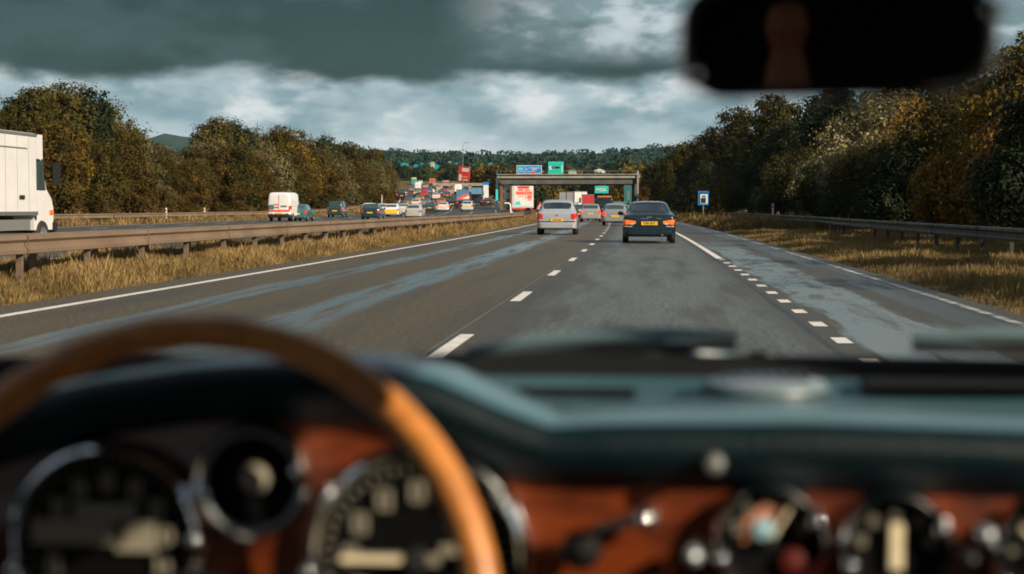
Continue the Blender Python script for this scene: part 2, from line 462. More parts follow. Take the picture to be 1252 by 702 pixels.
def ribbon(name, fa, fb, fz, ys, m, kind='structure', nx=2, mb=None):
    rows = []
    for y in ys:
        a, b_ = fa(y), fb(y); rows.append([(a + (b_ - a) * i / (nx - 1), y, fz(y)) for i in range(nx)])
    mb = mb or MB(); mb.grid(rows, m)
    return mb
Y1 = list(np.arange(-60, 640, 4.0))
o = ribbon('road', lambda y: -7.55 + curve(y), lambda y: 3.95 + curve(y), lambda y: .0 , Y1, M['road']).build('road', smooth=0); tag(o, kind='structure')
rr = lambda y: interp(y, RY, RR); rl = lambda y: interp(y, RY, RL); rz_ = lambda y: interp(y, RY, RZ)
Y2 = list(np.arange(-60, 740, 5.0))
o = ribbon('road', rl, rr, lambda y: rz_(y) + .01, Y2, M['road2'], nx=6).build('road', smooth=0); tag(o, kind='structure')

mk = MB()   # painted lines of both carriageways
def line(off, hw, y0, y1, z=.004, step=4.0, m=None):
    ys = np.linspace(y0, y1, max(2, int((y1 - y0) / step) + 1))
    ribbon('', lambda y: off - hw + curve(y), lambda y: off + hw + curve(y), lambda y: z, ys, m or M['white_line'], mb=mk)
line(-6.86, .075, -60, 600)
y = 12.4 - 7.6 * 9
while y < 420: line(-1.66, .065, y, y + 2.3); y += 7.6
y = -40.0
while y < 37: line(1.64, .068, y, y + .62); y += 2.0
line(1.62, .075, 37, 600)
line(3.64, .055, -60, 600, m=M['worn_line'])
def line2(fr, hw, y0, y1):
    ys = np.linspace(y0, y1, max(2, int((y1 - y0) / 5) + 1))
    f = lambda y: rl(y) + (rr(y) - rl(y)) * fr
    ribbon('', lambda y: f(y) - hw, lambda y: f(y) + hw, lambda y: rz_(y) + .016, ys, M['white_line'], mb=mk)
line2(.97, .10, -60, 700); line2(.05, .10, -60, 700)
for fr in (.22, .38, .54, .70, .86):
    y = -40.0
    while y < 560: line2(fr, .09, y, y + 3.0); y += 9.0
tag(mk.build('road_markings', smooth=0), kind='structure')

# ------------------------------------------------------------------ crash barriers
def guardrail(label, xf, zf, y0, y1, mrail, mpost, sides=(1,), gap=3.2, maxpost=95, h=.73, group=None, face=1, pw=.09):
    g = thing('crash_barrier', label, 'crash barrier', (xf(y0), y0, zf(y0)), 0, group)
    ox, oy, oz = xf(y0), y0, zf(y0)
    prof = [(0, .31), (.05, .295), (.055, .235), (-.01, .185), (-.01, .125), (.055, .075), (.05, .012), (0, 0), (-.02, 0), (-.02, .31)]
    n = 0
    for si, sd_ in enumerate(sides):
        mb = MB(); rows = []
        ys = np.arange(y0, y1 + .01, gap)
        for y in ys:
            x, z = xf(y) + sd_ * (.28 if len(sides) > 1 else 0), zf(y)
            rows.append([(x + face * sd_ * p - ox if len(sides) > 1 else x + face * p - ox, y - oy, z + h - .31 + q - oz) for p, q in prof])
        mb.grid(rows, mrail, closed=True)
        # splice joints and bolts
        for k, y in enumerate(ys[:-1]):
            if k % 2 == 0 and y < 130:
                x, z = xf(y) + sd_ * (.28 if len(sides) > 1 else 0), zf(y)
                fx = x + (face * sd_ if len(sides) > 1 else face) * .056 - ox
                mb.box((fx + (.012 if face * (sd_ if len(sides) > 1 else 1) > 0 else -.012), y - oy, z + h - .155 - oz), (.012, .02, .30), mpost)
                for dz in (.05, .26):
                    mb.box((fx, y - oy, z + h - .31 + dz - oz), (.016, .035, .035), mpost)
        mb.build('beam', g, smooth=25)
        pm = MB(); pm.box((0, 0, (h - .02) / 2 - .1), (pw, .10, h + .18), mpost); pme = pm.mesh('post', 0)
        for k, y in enumerate(ys):
            if n >= maxpost: break
            yy = y + (gap * .5 if si else 0)
            if yy > y1: break
            x, z = xf(yy) + (sd_ * .20 if len(sides) > 1 else -face * .075), zf(yy)
            link('post', pme, g, (x - ox, yy - oy, z - oz)); n += 1
    return g
gz_ = lambda xf: (lambda y: float(base_h(xf(y), y)) - .02)
xm = lambda y: -10.35 + float(curve(y)) * .75
guardrail('tan weathered double-sided crash barrier on the grass between the two carriageways', xm, gz_(xm), -3.2 * 6, 151, M['rail'], M['post'], sides=(1, -1), maxpost=99)
xr1 = lambda y: 7.75
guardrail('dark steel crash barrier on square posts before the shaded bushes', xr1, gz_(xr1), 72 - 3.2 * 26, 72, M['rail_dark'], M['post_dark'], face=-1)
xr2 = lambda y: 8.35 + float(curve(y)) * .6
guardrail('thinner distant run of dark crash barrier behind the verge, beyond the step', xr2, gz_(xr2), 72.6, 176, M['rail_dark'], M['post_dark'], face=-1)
xl = lambda y: rl(y) - 2.6
guardrail('long pale tan crash barrier under the trees along the far edge of the left carriageway', xl, gz_(xl), 60, 330, M['rail'], M['post'], gap=4.0, maxpost=70, h=.76)
xn = lambda y: rr(y) + 1.6
guardrail('low rail curving along the inside of the bend by the bridge abutment', xn, lambda y: float(base_h(xn(y), y)), 158, 330, M['rail_dark'], M['post_dark'], gap=4.0, maxpost=50, h=.7)

# ------------------------------------------------------------------ air between here and the ridge
hm = bpy.data.materials.new('haze'); hm.use_nodes = True; t = NT(hm.node_tree); t.n.clear()
pv = t.add('ShaderNodeVolumePrincipled'); pv.inputs['Color'].default_value = (.48, .78, .92, 1); pv.inputs['Density'].default_value = HAZE
ho = t.add('ShaderNodeOutputMaterial'); t.l.new(pv.outputs[0], ho.inputs['Volume'])
mb = MB(); mb.box((-500, 2600, 180), (7000, 5600, 380), hm); tag(mb.build('haze', smooth=0), kind='stuff')

# ------------------------------------------------------------------ bridge over our carriageway
bx0, bx1, bY = -22.6, -2.3, 238.0
zb_, zt_ = 4.95, 5.85
br = thing('road_bridge', 'grey concrete road bridge crossing over the carriageway ahead', 'bridge', ((bx0 + bx1) / 2, bY, 0))
ox = (bx0 + bx1) / 2
mb = MB(); L_ = bx1 - bx0
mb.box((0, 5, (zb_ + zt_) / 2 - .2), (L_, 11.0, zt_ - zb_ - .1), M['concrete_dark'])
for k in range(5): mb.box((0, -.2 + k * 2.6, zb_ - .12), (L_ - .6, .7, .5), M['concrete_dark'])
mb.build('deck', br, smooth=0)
mb = MB(); mb.box((0, -.62, zt_ - .16), (L_ + .5, .34, .52), M['concrete']); mb.box((0, -.72, zt_ + .12), (L_ + .5, .62, .10), M['concrete'])
mb.build('parapet', br, smooth=0)
mb = MB()
for k in range(11): mb.box((-L_ / 2 + .3 + k * (L_ - .6) / 10, -.55, zt_ + .38), (.06, .06, .5), M['sign_grey'])
for z in (.62,): mb.box((0, -.55, zt_ + z), (L_, .05, .05), M['sign_grey'])
mb.build('railing', br, smooth=0)
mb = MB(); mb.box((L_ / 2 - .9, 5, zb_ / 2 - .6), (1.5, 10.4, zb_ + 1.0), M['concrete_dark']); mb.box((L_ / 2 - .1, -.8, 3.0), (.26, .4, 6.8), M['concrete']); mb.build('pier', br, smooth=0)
mb = MB(); gz0 = .3
mb.box((-L_ / 2 + 1.9, 5.2, 2.4), (3.5, 10, 5.0), M['brick'])
for k in range(3): mb.box((-L_ / 2 + .35 + k * 1.5, .02, 2.5), (.42, .5, 4.7), M['brick'])
mb.build('abutment', br, smooth=0)
for i in range(2):
    for j in range(3): mb = MB(); mb.box((-L_ / 2 + 1.1 + i * 1.5, .14, 1.6 + j * 1.3), (.95, .06, 1.0), M['glass_dark']); mb.build('window', br, smooth=0)
mb = MB(); mb.box((-L_ / 2 - .25, -.5, 3.7), (.30, .4, 5.9), mat('navy pillar', (.03, .075, .11), .5)); mb.box((-L_ / 2 - .25, -.72, 3.0), (.34, .04, 1.6), M['sign_cyan']); mb.build('pillar', br, smooth=0)

# --- signs on and under the bridge
def panel_sign(name, label, c, w_, h_, face, border=M['sign_white'], rz=0.0, legs=None, legm=M['sign_grey'], lz=0.0, art=None, group=None, cat='road sign'):
    g = thing(name, label, cat, c, rz, group)
    mb = MB(); mb.box((0, .03, 0), (w_, .06, h_), border); mb.build('border', g, smooth=0)
    mb = MB(); mb.box((0, -.008, 0), (w_ - .16, .012, h_ - .16), face); mb.build('face', g, smooth=0)
    if art: art(g, w_, h_)
    if legs:
        for x in legs:
            mb = MB(); mb.box((x, .12, -h_ / 2 - lz / 2 + h_ * .4), (.12, .1, lz + h_ * .8), legm); mb.build('leg', g, smooth=0)
    return g
def marks(g, items, name='lettering'):
    mb = MB()
    for (x, z, w_, h_, m) in items: mb.box((x, -.022, z), (w_, .012, h_), m)
    mb.build(name, g, smooth=0)
def art_blue(g, w_, h_):
    marks(g, [(-.62, -.02, .05, h_ - .2, M['sign_white']), (-1.2, -.24, .9, .06, M['sign_white']), (.75, .22, 1.6, .07, M['sign_white']), (.2, -.25, 1.2, .05, M['sign_white'])])
    o = link('lettering', text_mesh('A34', .42, M['white_ink'], .008), g, (.75, -.03, .01)); o = link('lettering', text_mesh('\u2190', .5, M['white_ink'], .008), g, (-.3, -.03, .05))
    mb = MB(); mb.box((.55, -.025, -.42), (.75, .012, .2), M['sign_red']); mb.build('red_patch', g, smooth=0)
    mb = MB(); mb.box((-1.25, -.025, .12), (.75, .012, .42), M['sign_cyan']); mb.build('blue_patch', g, smooth=0)
panel_sign('direction_sign', 'wide blue direction sign standing on the bridge parapet', (-18.12, 237.0, zt_ + .82), 3.65, 1.2, M['sign_blue'], legs=(-1.2, 1.2), lz=.2, art=art_blue)
def art_teal(g, w_, h_):
    marks(g, [(0, .10, 1.3, .34, M['concrete_dark']), (-.75, .05, .35, .5, M['plate_w']), (.2, .06, .5, .2, M['plate_w']), (.9, -.1, .12, 1.1, M['plate_w'])], 'emblem')
panel_sign('direction_sign', 'taller green direction sign on the bridge, right of the blue one', (-14.25, 237.0, zt_ + 1.02), 2.2, 1.85, M['sign_teal'], border=M['sign_cyan'], legs=(-.7, .7), lz=.2, art=art_teal)
def art_small(g, w_, h_):
    for x, s in ((-.55, 'M'), (-.1, '0'), (.35, '26')): link('lettering', text_mesh(s, .62, M['white_ink'], .008), g, (x, -.03, -.02))
panel_sign('direction_sign', 'small bright green sign hanging under the bridge deck', (-7.61, 236.6, 3.75), 1.95, 1.02, M['sign_teal'], border=M['sign_cyan'], legs=(-.6, .6), lz=-.1, art=art_small)
panel_sign('route_marker_panel', 'narrow teal panel fixed to the inner face of the right bridge pier', (-3.83, 236.2, 3.1), 1.1, 2.6, mat('teal panel', (.02, .16, .17), .5), border=M['concrete_dark'], art=lambda g, w_, h_: marks(g, [(.1, -.2, .3, 1.3, M['sign_grey'])], 'emblem'), cat='sign')

# red and white advert on a parked trailer by the abutment
tr = thing('advert_trailer', 'white box trailer with a red and cyan advert, parked by the bridge abutment', 'trailer', (-17.86, 222, 0.35), R(4))
mb = MB(); mb.box((0, 2.2, 2.25), (2.95, 4.3, 3.0), M['truck_white'], bev=.04); mb.build('box', tr)
mb = MB(); mb.box((0, 2.2, .62), (2.6, 4.3, .22), M['sign_red']); mb.box((-.2, .1, .5), (2.6, .12, .12), M['black_trim']); mb.build('chassis', tr, smooth=0)
mb = MB(); mb.box((.12, .035, 2.32), (2.55, .02, 2.7), M['sign_white']); mb.build('advert_panel', tr, smooth=0)
mb = MB(); rs = mat('salmon advert ink', (.85, .16, .12), .5)
for (x, z, a, b_) in ((.1, 3.55, 1.6, .30), (-.25, 3.22, .8, .26), (.70, 3.2, .6, .22), (.42, 2.75, .12, 1.6), (-.30, 2.78, 1.25, .46), (.92, 2.80, .8, .44), (.95, 2.25, .62, .52), (-.2, 2.32, .8, .10), (.95, 1.85, .5, .14)):
    mb.box((x, .018, z), (a, .012, b_), rs if z < 3.4 else M['sign_red'])
mb.build('advert_lettering', tr, smooth=0)
mb = MB(); mb.prism([(-1.05, 1.15), (-.2, 1.15), (-.45, 1.75), (-1.0, 1.55)], .012, .02, M['sign_cyan']); mb.build('advert_emblem', tr, smooth=0)
for x in (-1.1, 1.1):
    for y in (1.0, 3.2):
        mb = MB(); mb.lathe([(0, -.12), (.36, -.12), (.4, 0), (.36, .12), (0, .12)], M['rubber'], 18, 'X'); mb.build('wheel', tr, (x, y, .4))

# roadworks triangle on its orange base
g = thing('roadworks_sign', 'red triangular roadworks sign above an orange base, left of the silver hatchback', 'road sign', (-13.79, 198, .05))
mb = MB(); mb.prism([(-.62, .75), (.62, .75), (0, 1.85)], 0, .03, M['sign_red']); mb.build('triangle', g, smooth=0)
mb = MB(); mb.prism([(-.36, .88), (.36, .88), (0, 1.52)], -.012, -.002, M['sign_white']); mb.build('face', g, smooth=0)
mb = MB(); mb.prism([(-.1, .95), (.1, .95), (.06, 1.25), (-.06, 1.25)], -.02, -.013, M['ink']); mb.build('emblem', g, smooth=0)
mb = MB(); mb.prism([(-.55, 0), (.55, 0), (.42, .5), (-.42, .5)], -.15, .15, M['sign_orange']); mb.box((0, .05, .6), (.1, .06, .5), M['black_trim']); mb.build('base', g, smooth=0)

# blue telephone-type sign on the right verge
def art_sos(g, w_, h_):
    marks(g, [(.05, -.08, .66, .86, M['sign_white'])], 'white_square')
    mb = MB(); mb.box((.0, -.034, -.22), (.46, .01, .48), M['ink']); mb.box((.02, -.034, .16), (.3, .01, .14), M['ink']); mb.box((.19, -.034, .02), (.06, .01, .4), M['sign_blue']); mb.build('emblem', g, smooth=0)
panel_sign('roadside_sign', 'small blue sign with a white square on a pole on the right verge', (4.43, 150, 2.02), .95, 1.28, mat('deep blue sign', (.01, .10, .27), .4), border=M['sign_blue'], legs=(0,), lz=1.6, art=art_sos)

# red flag-like price sign beyond the bend
g = thing('price_sign', 'tall red sign with white bands on posts beyond the left carriageway', 'sign', (-50.10, 430, float(base_h(-50.10, 430))), R(-18))
z0 = 8.0 - float(base_h(-50.10, 430))
mb = MB(); mb.box((.0, 0, z0 + 2.0), (3.2, .25, 3.9), M['sign_red'], ry=.1); mb.build('panel', g, smooth=0)
mb = MB(); mb.box((.45, -.14, z0 + 3.1), (2.0, .02, .95), M['sign_white'], ry=.1); mb.box((-1.1, -.14, z0 + 1.1), (.75, .02, 1.7), M['sign_white'], ry=.1); mb.box((.3, -.14, z0 + 1.25), (1.5, .02, .28), mat('peach ink', (.8, .4, .25), .5), ry=.1); mb.box((.4, -.14, z0 + .45), (1.3, .02, .26), M['sign_white'], ry=.1); mb.build('white_band', g, smooth=0)
for x in (-1.2, 1.2): mb = MB(); mb.box((x, .2, z0 / 2 + .3), (.18, .18, z0 + 1.4), M['sign_grey']); mb.build('leg', g, smooth=0)

# tan parapet of a slip road
xw = -48.31; zw = float(base_h(xw, 405))
g = thing('slip_road_wall', 'low beige concrete wall with a white pillar beyond the congested traffic', 'wall', (xw, 405, zw))
mb = MB(); mb.box((0, 0, 2.2), (13.5, .5, .7), M['concrete']); mb.build('parapet', g, smooth=0)
for x in (-5.6, -1.5, 2.6): mb = MB(); mb.box((x, 0, .9), (.5, .5, 2.4), M['concrete']); mb.build('pillar', g, smooth=0)

# white totem with blue head and small white hoop beside the bend
xt = -30.11; g = thing('totem_sign', 'slim white totem sign with a blue top at the edge of the bend', 'sign', (xt, 292, float(base_h(xt, 292))))
mb = MB(); mb.box((0, 0, 1.75), (.95, .2, 3.1), M['sign_white'], bev=.04); mb.build('panel', g)
mb = MB(); mb.box((0, -.01, 3.45), (1.05, .24, .55), M['sign_blue'], bev=.04); mb.build('header', g)
mb = MB(); mb.box((0, 0, .15), (.45, .18, .5), M['sign_grey']); mb.build('leg', g)
xt = -19.05; g = thing('white_hoop', 'small white cranked hoop barrier where the inner rail begins', 'barrier', (xt, 214, float(base_h(xt, 214)) + .2))
mb = MB(); mb.tube([(-.55, 0, 1.05), (0, 0, 1.05), (.2, 0, .85), (.28, 0, -.3)], .1, M['sign_white'], 8); mb.build('hoop', g)

# verge marker posts
def marker(x, y, label, h=1.0, head=False):
    g = thing('marker_post', label, 'marker post', (x, y, float(base_h(x, y)) - .03))
    mb = MB(); mb.box((0, 0, h / 2), (.13, .05, h), M['sign_white'], bev=.01); mb.build('post', g, smooth=0)
    mb = MB(); mb.box((0, -.03, h - .2), (.08, .012, .16), M['lamp_red']); mb.build('reflector', g, smooth=0)
marker(7.70, 108, 'thin white marker post behind the right crash barrier', 1.45)
marker(-38.28, 126, 'white marker post behind the far left barrier, nearer the lorry', 1.15)
marker(-39.11, 140, 'white marker post behind the far left barrier, nearer the white van', 1.15)
marker(-43.90, 262, 'white marker post at the bend, beside the yellow-plated car', 1.9)

# street lamps
def lamp(x, y, h, label, side=1):
    z = float(base_h(x, y)); g = thing('street_lamp', label, 'street lamp', (x, y, z))
    mb = MB(); mb.tube([(0, 0, 0), (0, 0, h * .9), (side * .2, 0, h * .97), (side * .9, 0, h)], [.11, .08, .06, .05], M['sign_grey'], 6); mb.build('pole', g)
    mb = MB(); mb.box((side * 1.2, 0, h), (.75, .25, .14), M['sign_grey'], bev=.03); mb.build('lantern', g)
lamp(-55.12, 470, 13.5, 'tall street lamp rising above the red price sign')
lamp(-11.18, 560, 15.0, 'street lamp seen over the right end of the bridge', -1)
lamp(-84.21, 520, 10.0, 'street lamp above the head of the queue at the bend')

# far row of turquoise sheds under the wooded ridge
def shed(px_x, y, wdt, hgt, m, z, label, group=None, mroof=None):
    g = thing('farm_shed', label, 'shed', (px_x, y, z - 1.0), 0, group)
    mb = MB(); mb.box((0, 0, hgt / 2), (wdt, 8, hgt + 1), m); mb.build('wall', g, smooth=0)
    mb = MB(); mb.prism([(-wdt / 2 - .3, hgt + .5), (wdt / 2 + .3, hgt + .5), (0, hgt + 1.3)], -4.2, 4.2, mroof or m); mb.build('roof', g, smooth=0)
M['turq'] = mat('turquoise cladding', (.01, .34, .42), .5, var=.2, vscale=.5); M['palewall'] = mat('pale render', (.40, .38, .30), .8)
for X_, w_, h_ in ((-180.88, 4.6, 3.0), (-172.48, 2.7, 3.4), (-167.98, 2.2, 2.6), (-163.19, 3.6, 4.0), (-157.80, 3.8, 4.0), (-150.32, 3.2, 3.4), (-142.55, 2.6, 2.8), (-133.60, 2.4, 2.4), (-129.13, 4.2, 2.9), (-118.11, 3.0, 2.4)):
    shed(X_, 1180, w_, h_ * .55, M['turq'], float(base_h(X_, 1180)) + 4.6 + 1.2 * math.sin(X_), 'small turquoise shed in the far row below the wooded ridge', 'turquoise sheds in the far row')
shed(-159.68, 1174, 2.0, 3.0, M['palewall'], float(base_h(-159.68, 1174)) + 5.0, 'pale gable among the far turquoise sheds, between the two widest')
shed(-147.18, 1174, 1.6, 3.2, M['palewall'], float(base_h(-147.18, 1174)) + 5.0, 'pale gable in the far row, straight above the price sign')
shed(-37.91, 760, 3.2, 2.6, M['palewall'], float(base_h(-37.91, 760)) + 6.0, 'little white-walled house with a turquoise roof above the bridge deck', None, M['turq'])
shed(-27.39, 820, 5.0, 1.6, M['sign_white'], float(base_h(-27.39, 820)) + 6.2, 'long white roof among the trees above the bridge')

# ------------------------------------------------------------------ foliage
def leaf_quads(P, size, rngl, up=.3, asp=.55, N=None, jit=.55):
    """Leaves as small diamonds; N turns their faces roughly outward from the clump they hang in."""
    n = len(P); a = rngl.normal(size=(n, 3))
    if N is not None:
        nn = N + rngl.normal(size=(n, 3)) * jit; nn /= np.linalg.norm(nn, axis=1, keepdims=True)
        a -= nn * (a * nn).sum(1, keepdims=True)
    a /= np.linalg.norm(a, axis=1, keepdims=True)
    if N is not None: b_ = np.cross(nn, a)
    else:
        b_ = rngl.normal(size=(n, 3)); b_[:, 2] += up; b_ -= a * (a * b_).sum(1, keepdims=True)
    b_ /= np.linalg.norm(b_, axis=1, keepdims=True)
    s = (size * rngl.uniform(.6, 1.35, n))[:, None]
    V = np.stack([P - a * s * .5, P + b_ * s * asp * .5 + a * s * .06, P + a * s * .5, P - b_ * s * asp * .5 - a * s * .06], 1).reshape(-1, 3)
    F = np.arange(4 * n, dtype=np.int32).reshape(n, 4)
    return V, F

def tree_proto(kind, h, wd, m, seed, leaf, n, base=.0, nl=9, clump=.55, twigs=40, kclump=16, shape=1.0):
    rg = np.random.default_rng(seed)
    # lobes of the crown
    lob = []
    for i in range(nl):
        t_ = (i + .5) / nl; ang = rg.uniform(0, 6.28)
        zc = base * h + (h - base * h) * (.18 + .66 * t_)
        rad = wd * .5 * (1 - abs(t_ - .38) ** 1.6 * 1.25 * shape) * rg.uniform(.35, .62)
        rr_ = wd * rg.uniform(.20, .33) * (1.12 - .55 * t_ * shape)
        lob.append((math.cos(ang) * rad, math.sin(ang) * rad, zc, rr_, rr_, rr_ * rg.uniform(.75, 1.15)))
    lob.append((0, 0, h * .55, wd * .28, wd * .28, h * .36))
    lob = np.array(lob)
    nc = n // kclump
    li = rg.choice(len(lob), nc, p=(lob[:, 3] ** 2) / (lob[:, 3] ** 2).sum())
    d = rg.normal(size=(nc, 3)); d /= np.linalg.norm(d, axis=1, keepdims=True)
    r = 1 - np.abs(rg.normal(0, .17, nc)); r += rg.uniform(0, .1, nc)
    C = lob[li, :3] + d * lob[li, 3:] * r[:, None]
    C[:, 2] = np.where(C[:, 2] < base * h + .2, base * h + .2 + rg.uniform(0, .9, nc), C[:, 2])
    tc_ = np.clip(rg.normal(.46, .13, nc) + .28 * (np.sin(C[:, 0] * 1.7 + seed) * np.cos(C[:, 1] * 1.5) + .5 * np.sin(C[:, 2] * 2.1)), 0, 1)
    cs = clump * rg.uniform(.5, 1.25, nc)
    P_ = np.repeat(C, kclump, 0) + rg.normal(size=(nc * kclump, 3)) * np.repeat(cs, kclump)[:, None] * np.array([.55, .55, .42])
    P_[:, 2] = np.abs(P_[:, 2])
    off = (P_ - np.repeat(C, kclump, 0)) / np.repeat(cs, kclump)[:, None]
    V, F_ = leaf_quads(P_, leaf * 1.12, rg, N=np.repeat(d, kclump, 0) * .75 + off * .9 + np.array([0, 0, .25]))
    tint = np.repeat(np.clip(np.repeat(tc_, kclump) + rg.normal(0, .045, nc * kclump), 0, 1), 4)
    crown = np_mesh('crown', V, F_, [m], tint=tint)
    # trunk, limbs and bare twigs that poke out of the crown
    mb = MB(); r0 = .022 * h + .04
    mb.tube([(0, 0, -.3), (.05 * wd * rg.normal() * .3, 0, h * .25), (.1 * rg.normal(), .1 * rg.normal(), h * .55), (.3 * rg.normal(), .3 * rg.normal(), h * .86)], [r0, r0 * .8, r0 * .5, r0 * .12], M['bark'], 7)
    for k in range(nl):
        x, y, z = lob[k, :3]; z1 = max(h * .12, z * .45)
        mb.tube([(0, 0, z1), (x * .5, y * .5, z1 + (z - z1) * .6), (x * 1.1, y * 1.1, z + lob[k, 5] * .5)], [r0 * .45, r0 * .28, r0 * .06], M['bark'], 5, cap=False)
    for k in range(twigs):
        i = rg.integers(nc); p = C[i]; dd = np.array([p[0] * .25, p[1] * .25, 1.0 + rg.uniform(0, 1)]); dd = dd / np.linalg.norm(dd) * rg.uniform(.5, 1.2) * clump * 2
        q = p - dd * .8; mb.tube([q, (p + q) / 2 + rg.normal(0, .05, 3), p + dd * .35], [.034, .020, .006], M['bark'], 3, cap=False)
    return crown, mb.mesh('trunk', 40)

LM = {
 'olive': leaf_mat('olive leaves', [(.024, .025, .006), (.058, .048, .010), (.12, .088, .018)]),
 'brown': leaf_mat('brown autumn leaves', [(.032, .024, .006), (.074, .049, .010), (.15, .088, .018)]),
 'gold': leaf_mat('yellow autumn leaves', [(.050, .040, .009), (.12, .082, .013), (.26, .155, .020)]),
 'orange': leaf_mat('rust autumn leaves', [(.060, .045, .012), (.16, .090, .018), (.40, .21, .028)]),
 'silver': leaf_mat('grey-green willow leaves', [(.095, .092, .045), (.20, .175, .085), (.38, .31, .16)]),
 'dark': leaf_mat('dark green leaves', [(.014, .022, .010), (.030, .040, .016), (.055, .060, .022)]),
 'green': leaf_mat('green leaves', [(.030, .046, .018), (.062, .080, .028), (.10, .105, .035)]),
}
PROTO = {}
def proto(key, *a, **k): PROTO[key] = tree_proto(key, *a, **k)
proto('dark_bush', 7.0, 7.5, LM['dark'], 11, .20, 17000, nl=10, twigs=50)
proto('olive_bush', 6.5, 7.5, LM['olive'], 12, .20, 17000, nl=10, twigs=60)
proto('orange_bush', 7.0, 7.0, LM['orange'], 13, .20, 15000, nl=9, twigs=60, clump=.5)
proto('silver_bush', 7.4, 7.5, LM['silver'], 14, .19, 17000, nl=11, twigs=90, clump=.45)
proto('gold_bush', 7.6, 7.0, LM['gold'], 15, .19, 13500, nl=9, twigs=90, clump=.42)
proto('tall_tree', 14.5, 10.5, LM['olive'], 16, .36, 17000, nl=14, twigs=40, clump=.8, base=.05)
proto('tall_dark_tree', 14.0, 10.0, LM['dark'], 17, .36, 16000, nl=13, twigs=30, clump=.8, base=.04)
proto('brown_tree', 11.0, 9.0, LM['brown'], 18, .32, 13000, nl=12, twigs=50, clump=.7)
proto('olive_tree', 11.5, 9.5, LM['olive'], 19, .32, 13000, nl=12, twigs=40, clump=.7)
proto('gold_tree', 9.5, 8.5, LM['gold'], 20, .30, 12000, nl=11, twigs=50, clump=.65)
LM['silver_left'] = leaf_mat('grey-green hedge leaves', [(.060, .058, .024), (.115, .100, .042), (.19, .155, .070)])
proto('silver_tree', 9.0, 9.0, LM['silver_left'], 21, .27, 13000, nl=11, twigs=70, clump=.6)
proto('scrub', 3.2, 5.0, LM['brown'], 22, .22, 6000, nl=7, twigs=40, clump=.45)
proto('far_green', 9.0, 9.5, LM['green'], 23, .85, 2600, nl=9, twigs=0, clump=1.1, kclump=10)
proto('far_gold', 8.0, 9.0, LM['gold'], 24, .8, 2300, nl=8, twigs=0, clump=1.0, kclump=10)
proto('far_dark', 10.0, 9.0, LM['dark'], 25, .9, 2600, nl=9, twigs=0, clump=1.1, kclump=10)
proto('far_brown', 8.0, 9.0, LM['brown'], 26, .8, 2300, nl=8, twigs=0, clump=1.0, kclump=10)
WORDS = {'dark_bush': 'dark green dense bush', 'olive_bush': 'olive green bush', 'orange_bush': 'rust orange autumn bush', 'silver_bush': 'pale grey-green twiggy bush', 'gold_bush': 'golden yellow bush', 'tall_tree': 'tall olive tree', 'tall_dark_tree': 'tall dark green tree', 'brown_tree': 'brown autumn tree', 'olive_tree': 'rounded olive tree', 'gold_tree': 'yellowing autumn tree', 'silver_tree': 'grey-green willowy tree', 'scrub': 'low brown scrub bush', 'far_green': 'distant green tree', 'far_gold': 'distant golden tree', 'far_dark': 'distant dark tree', 'far_brown': 'distant brown tree'}
def plant(key, x, y, s, where, group, sz=None, label=None):
    z = float(base_h(x, y)) - .1
    g = thing('bush' if ('bush' in key or key == 'scrub') else 'tree', label or (WORDS[key] + ' ' + where), 'bush' if ('bush' in key or key == 'scrub') else 'tree', (x, y, z), random.uniform(0, 6.28), WORDS[key] + ' ' + group)
    g.scale = (s, s, sz or s)
    c, tr_ = PROTO[key]
    link('crown', c, g); link('trunk', tr_, g)
    return g

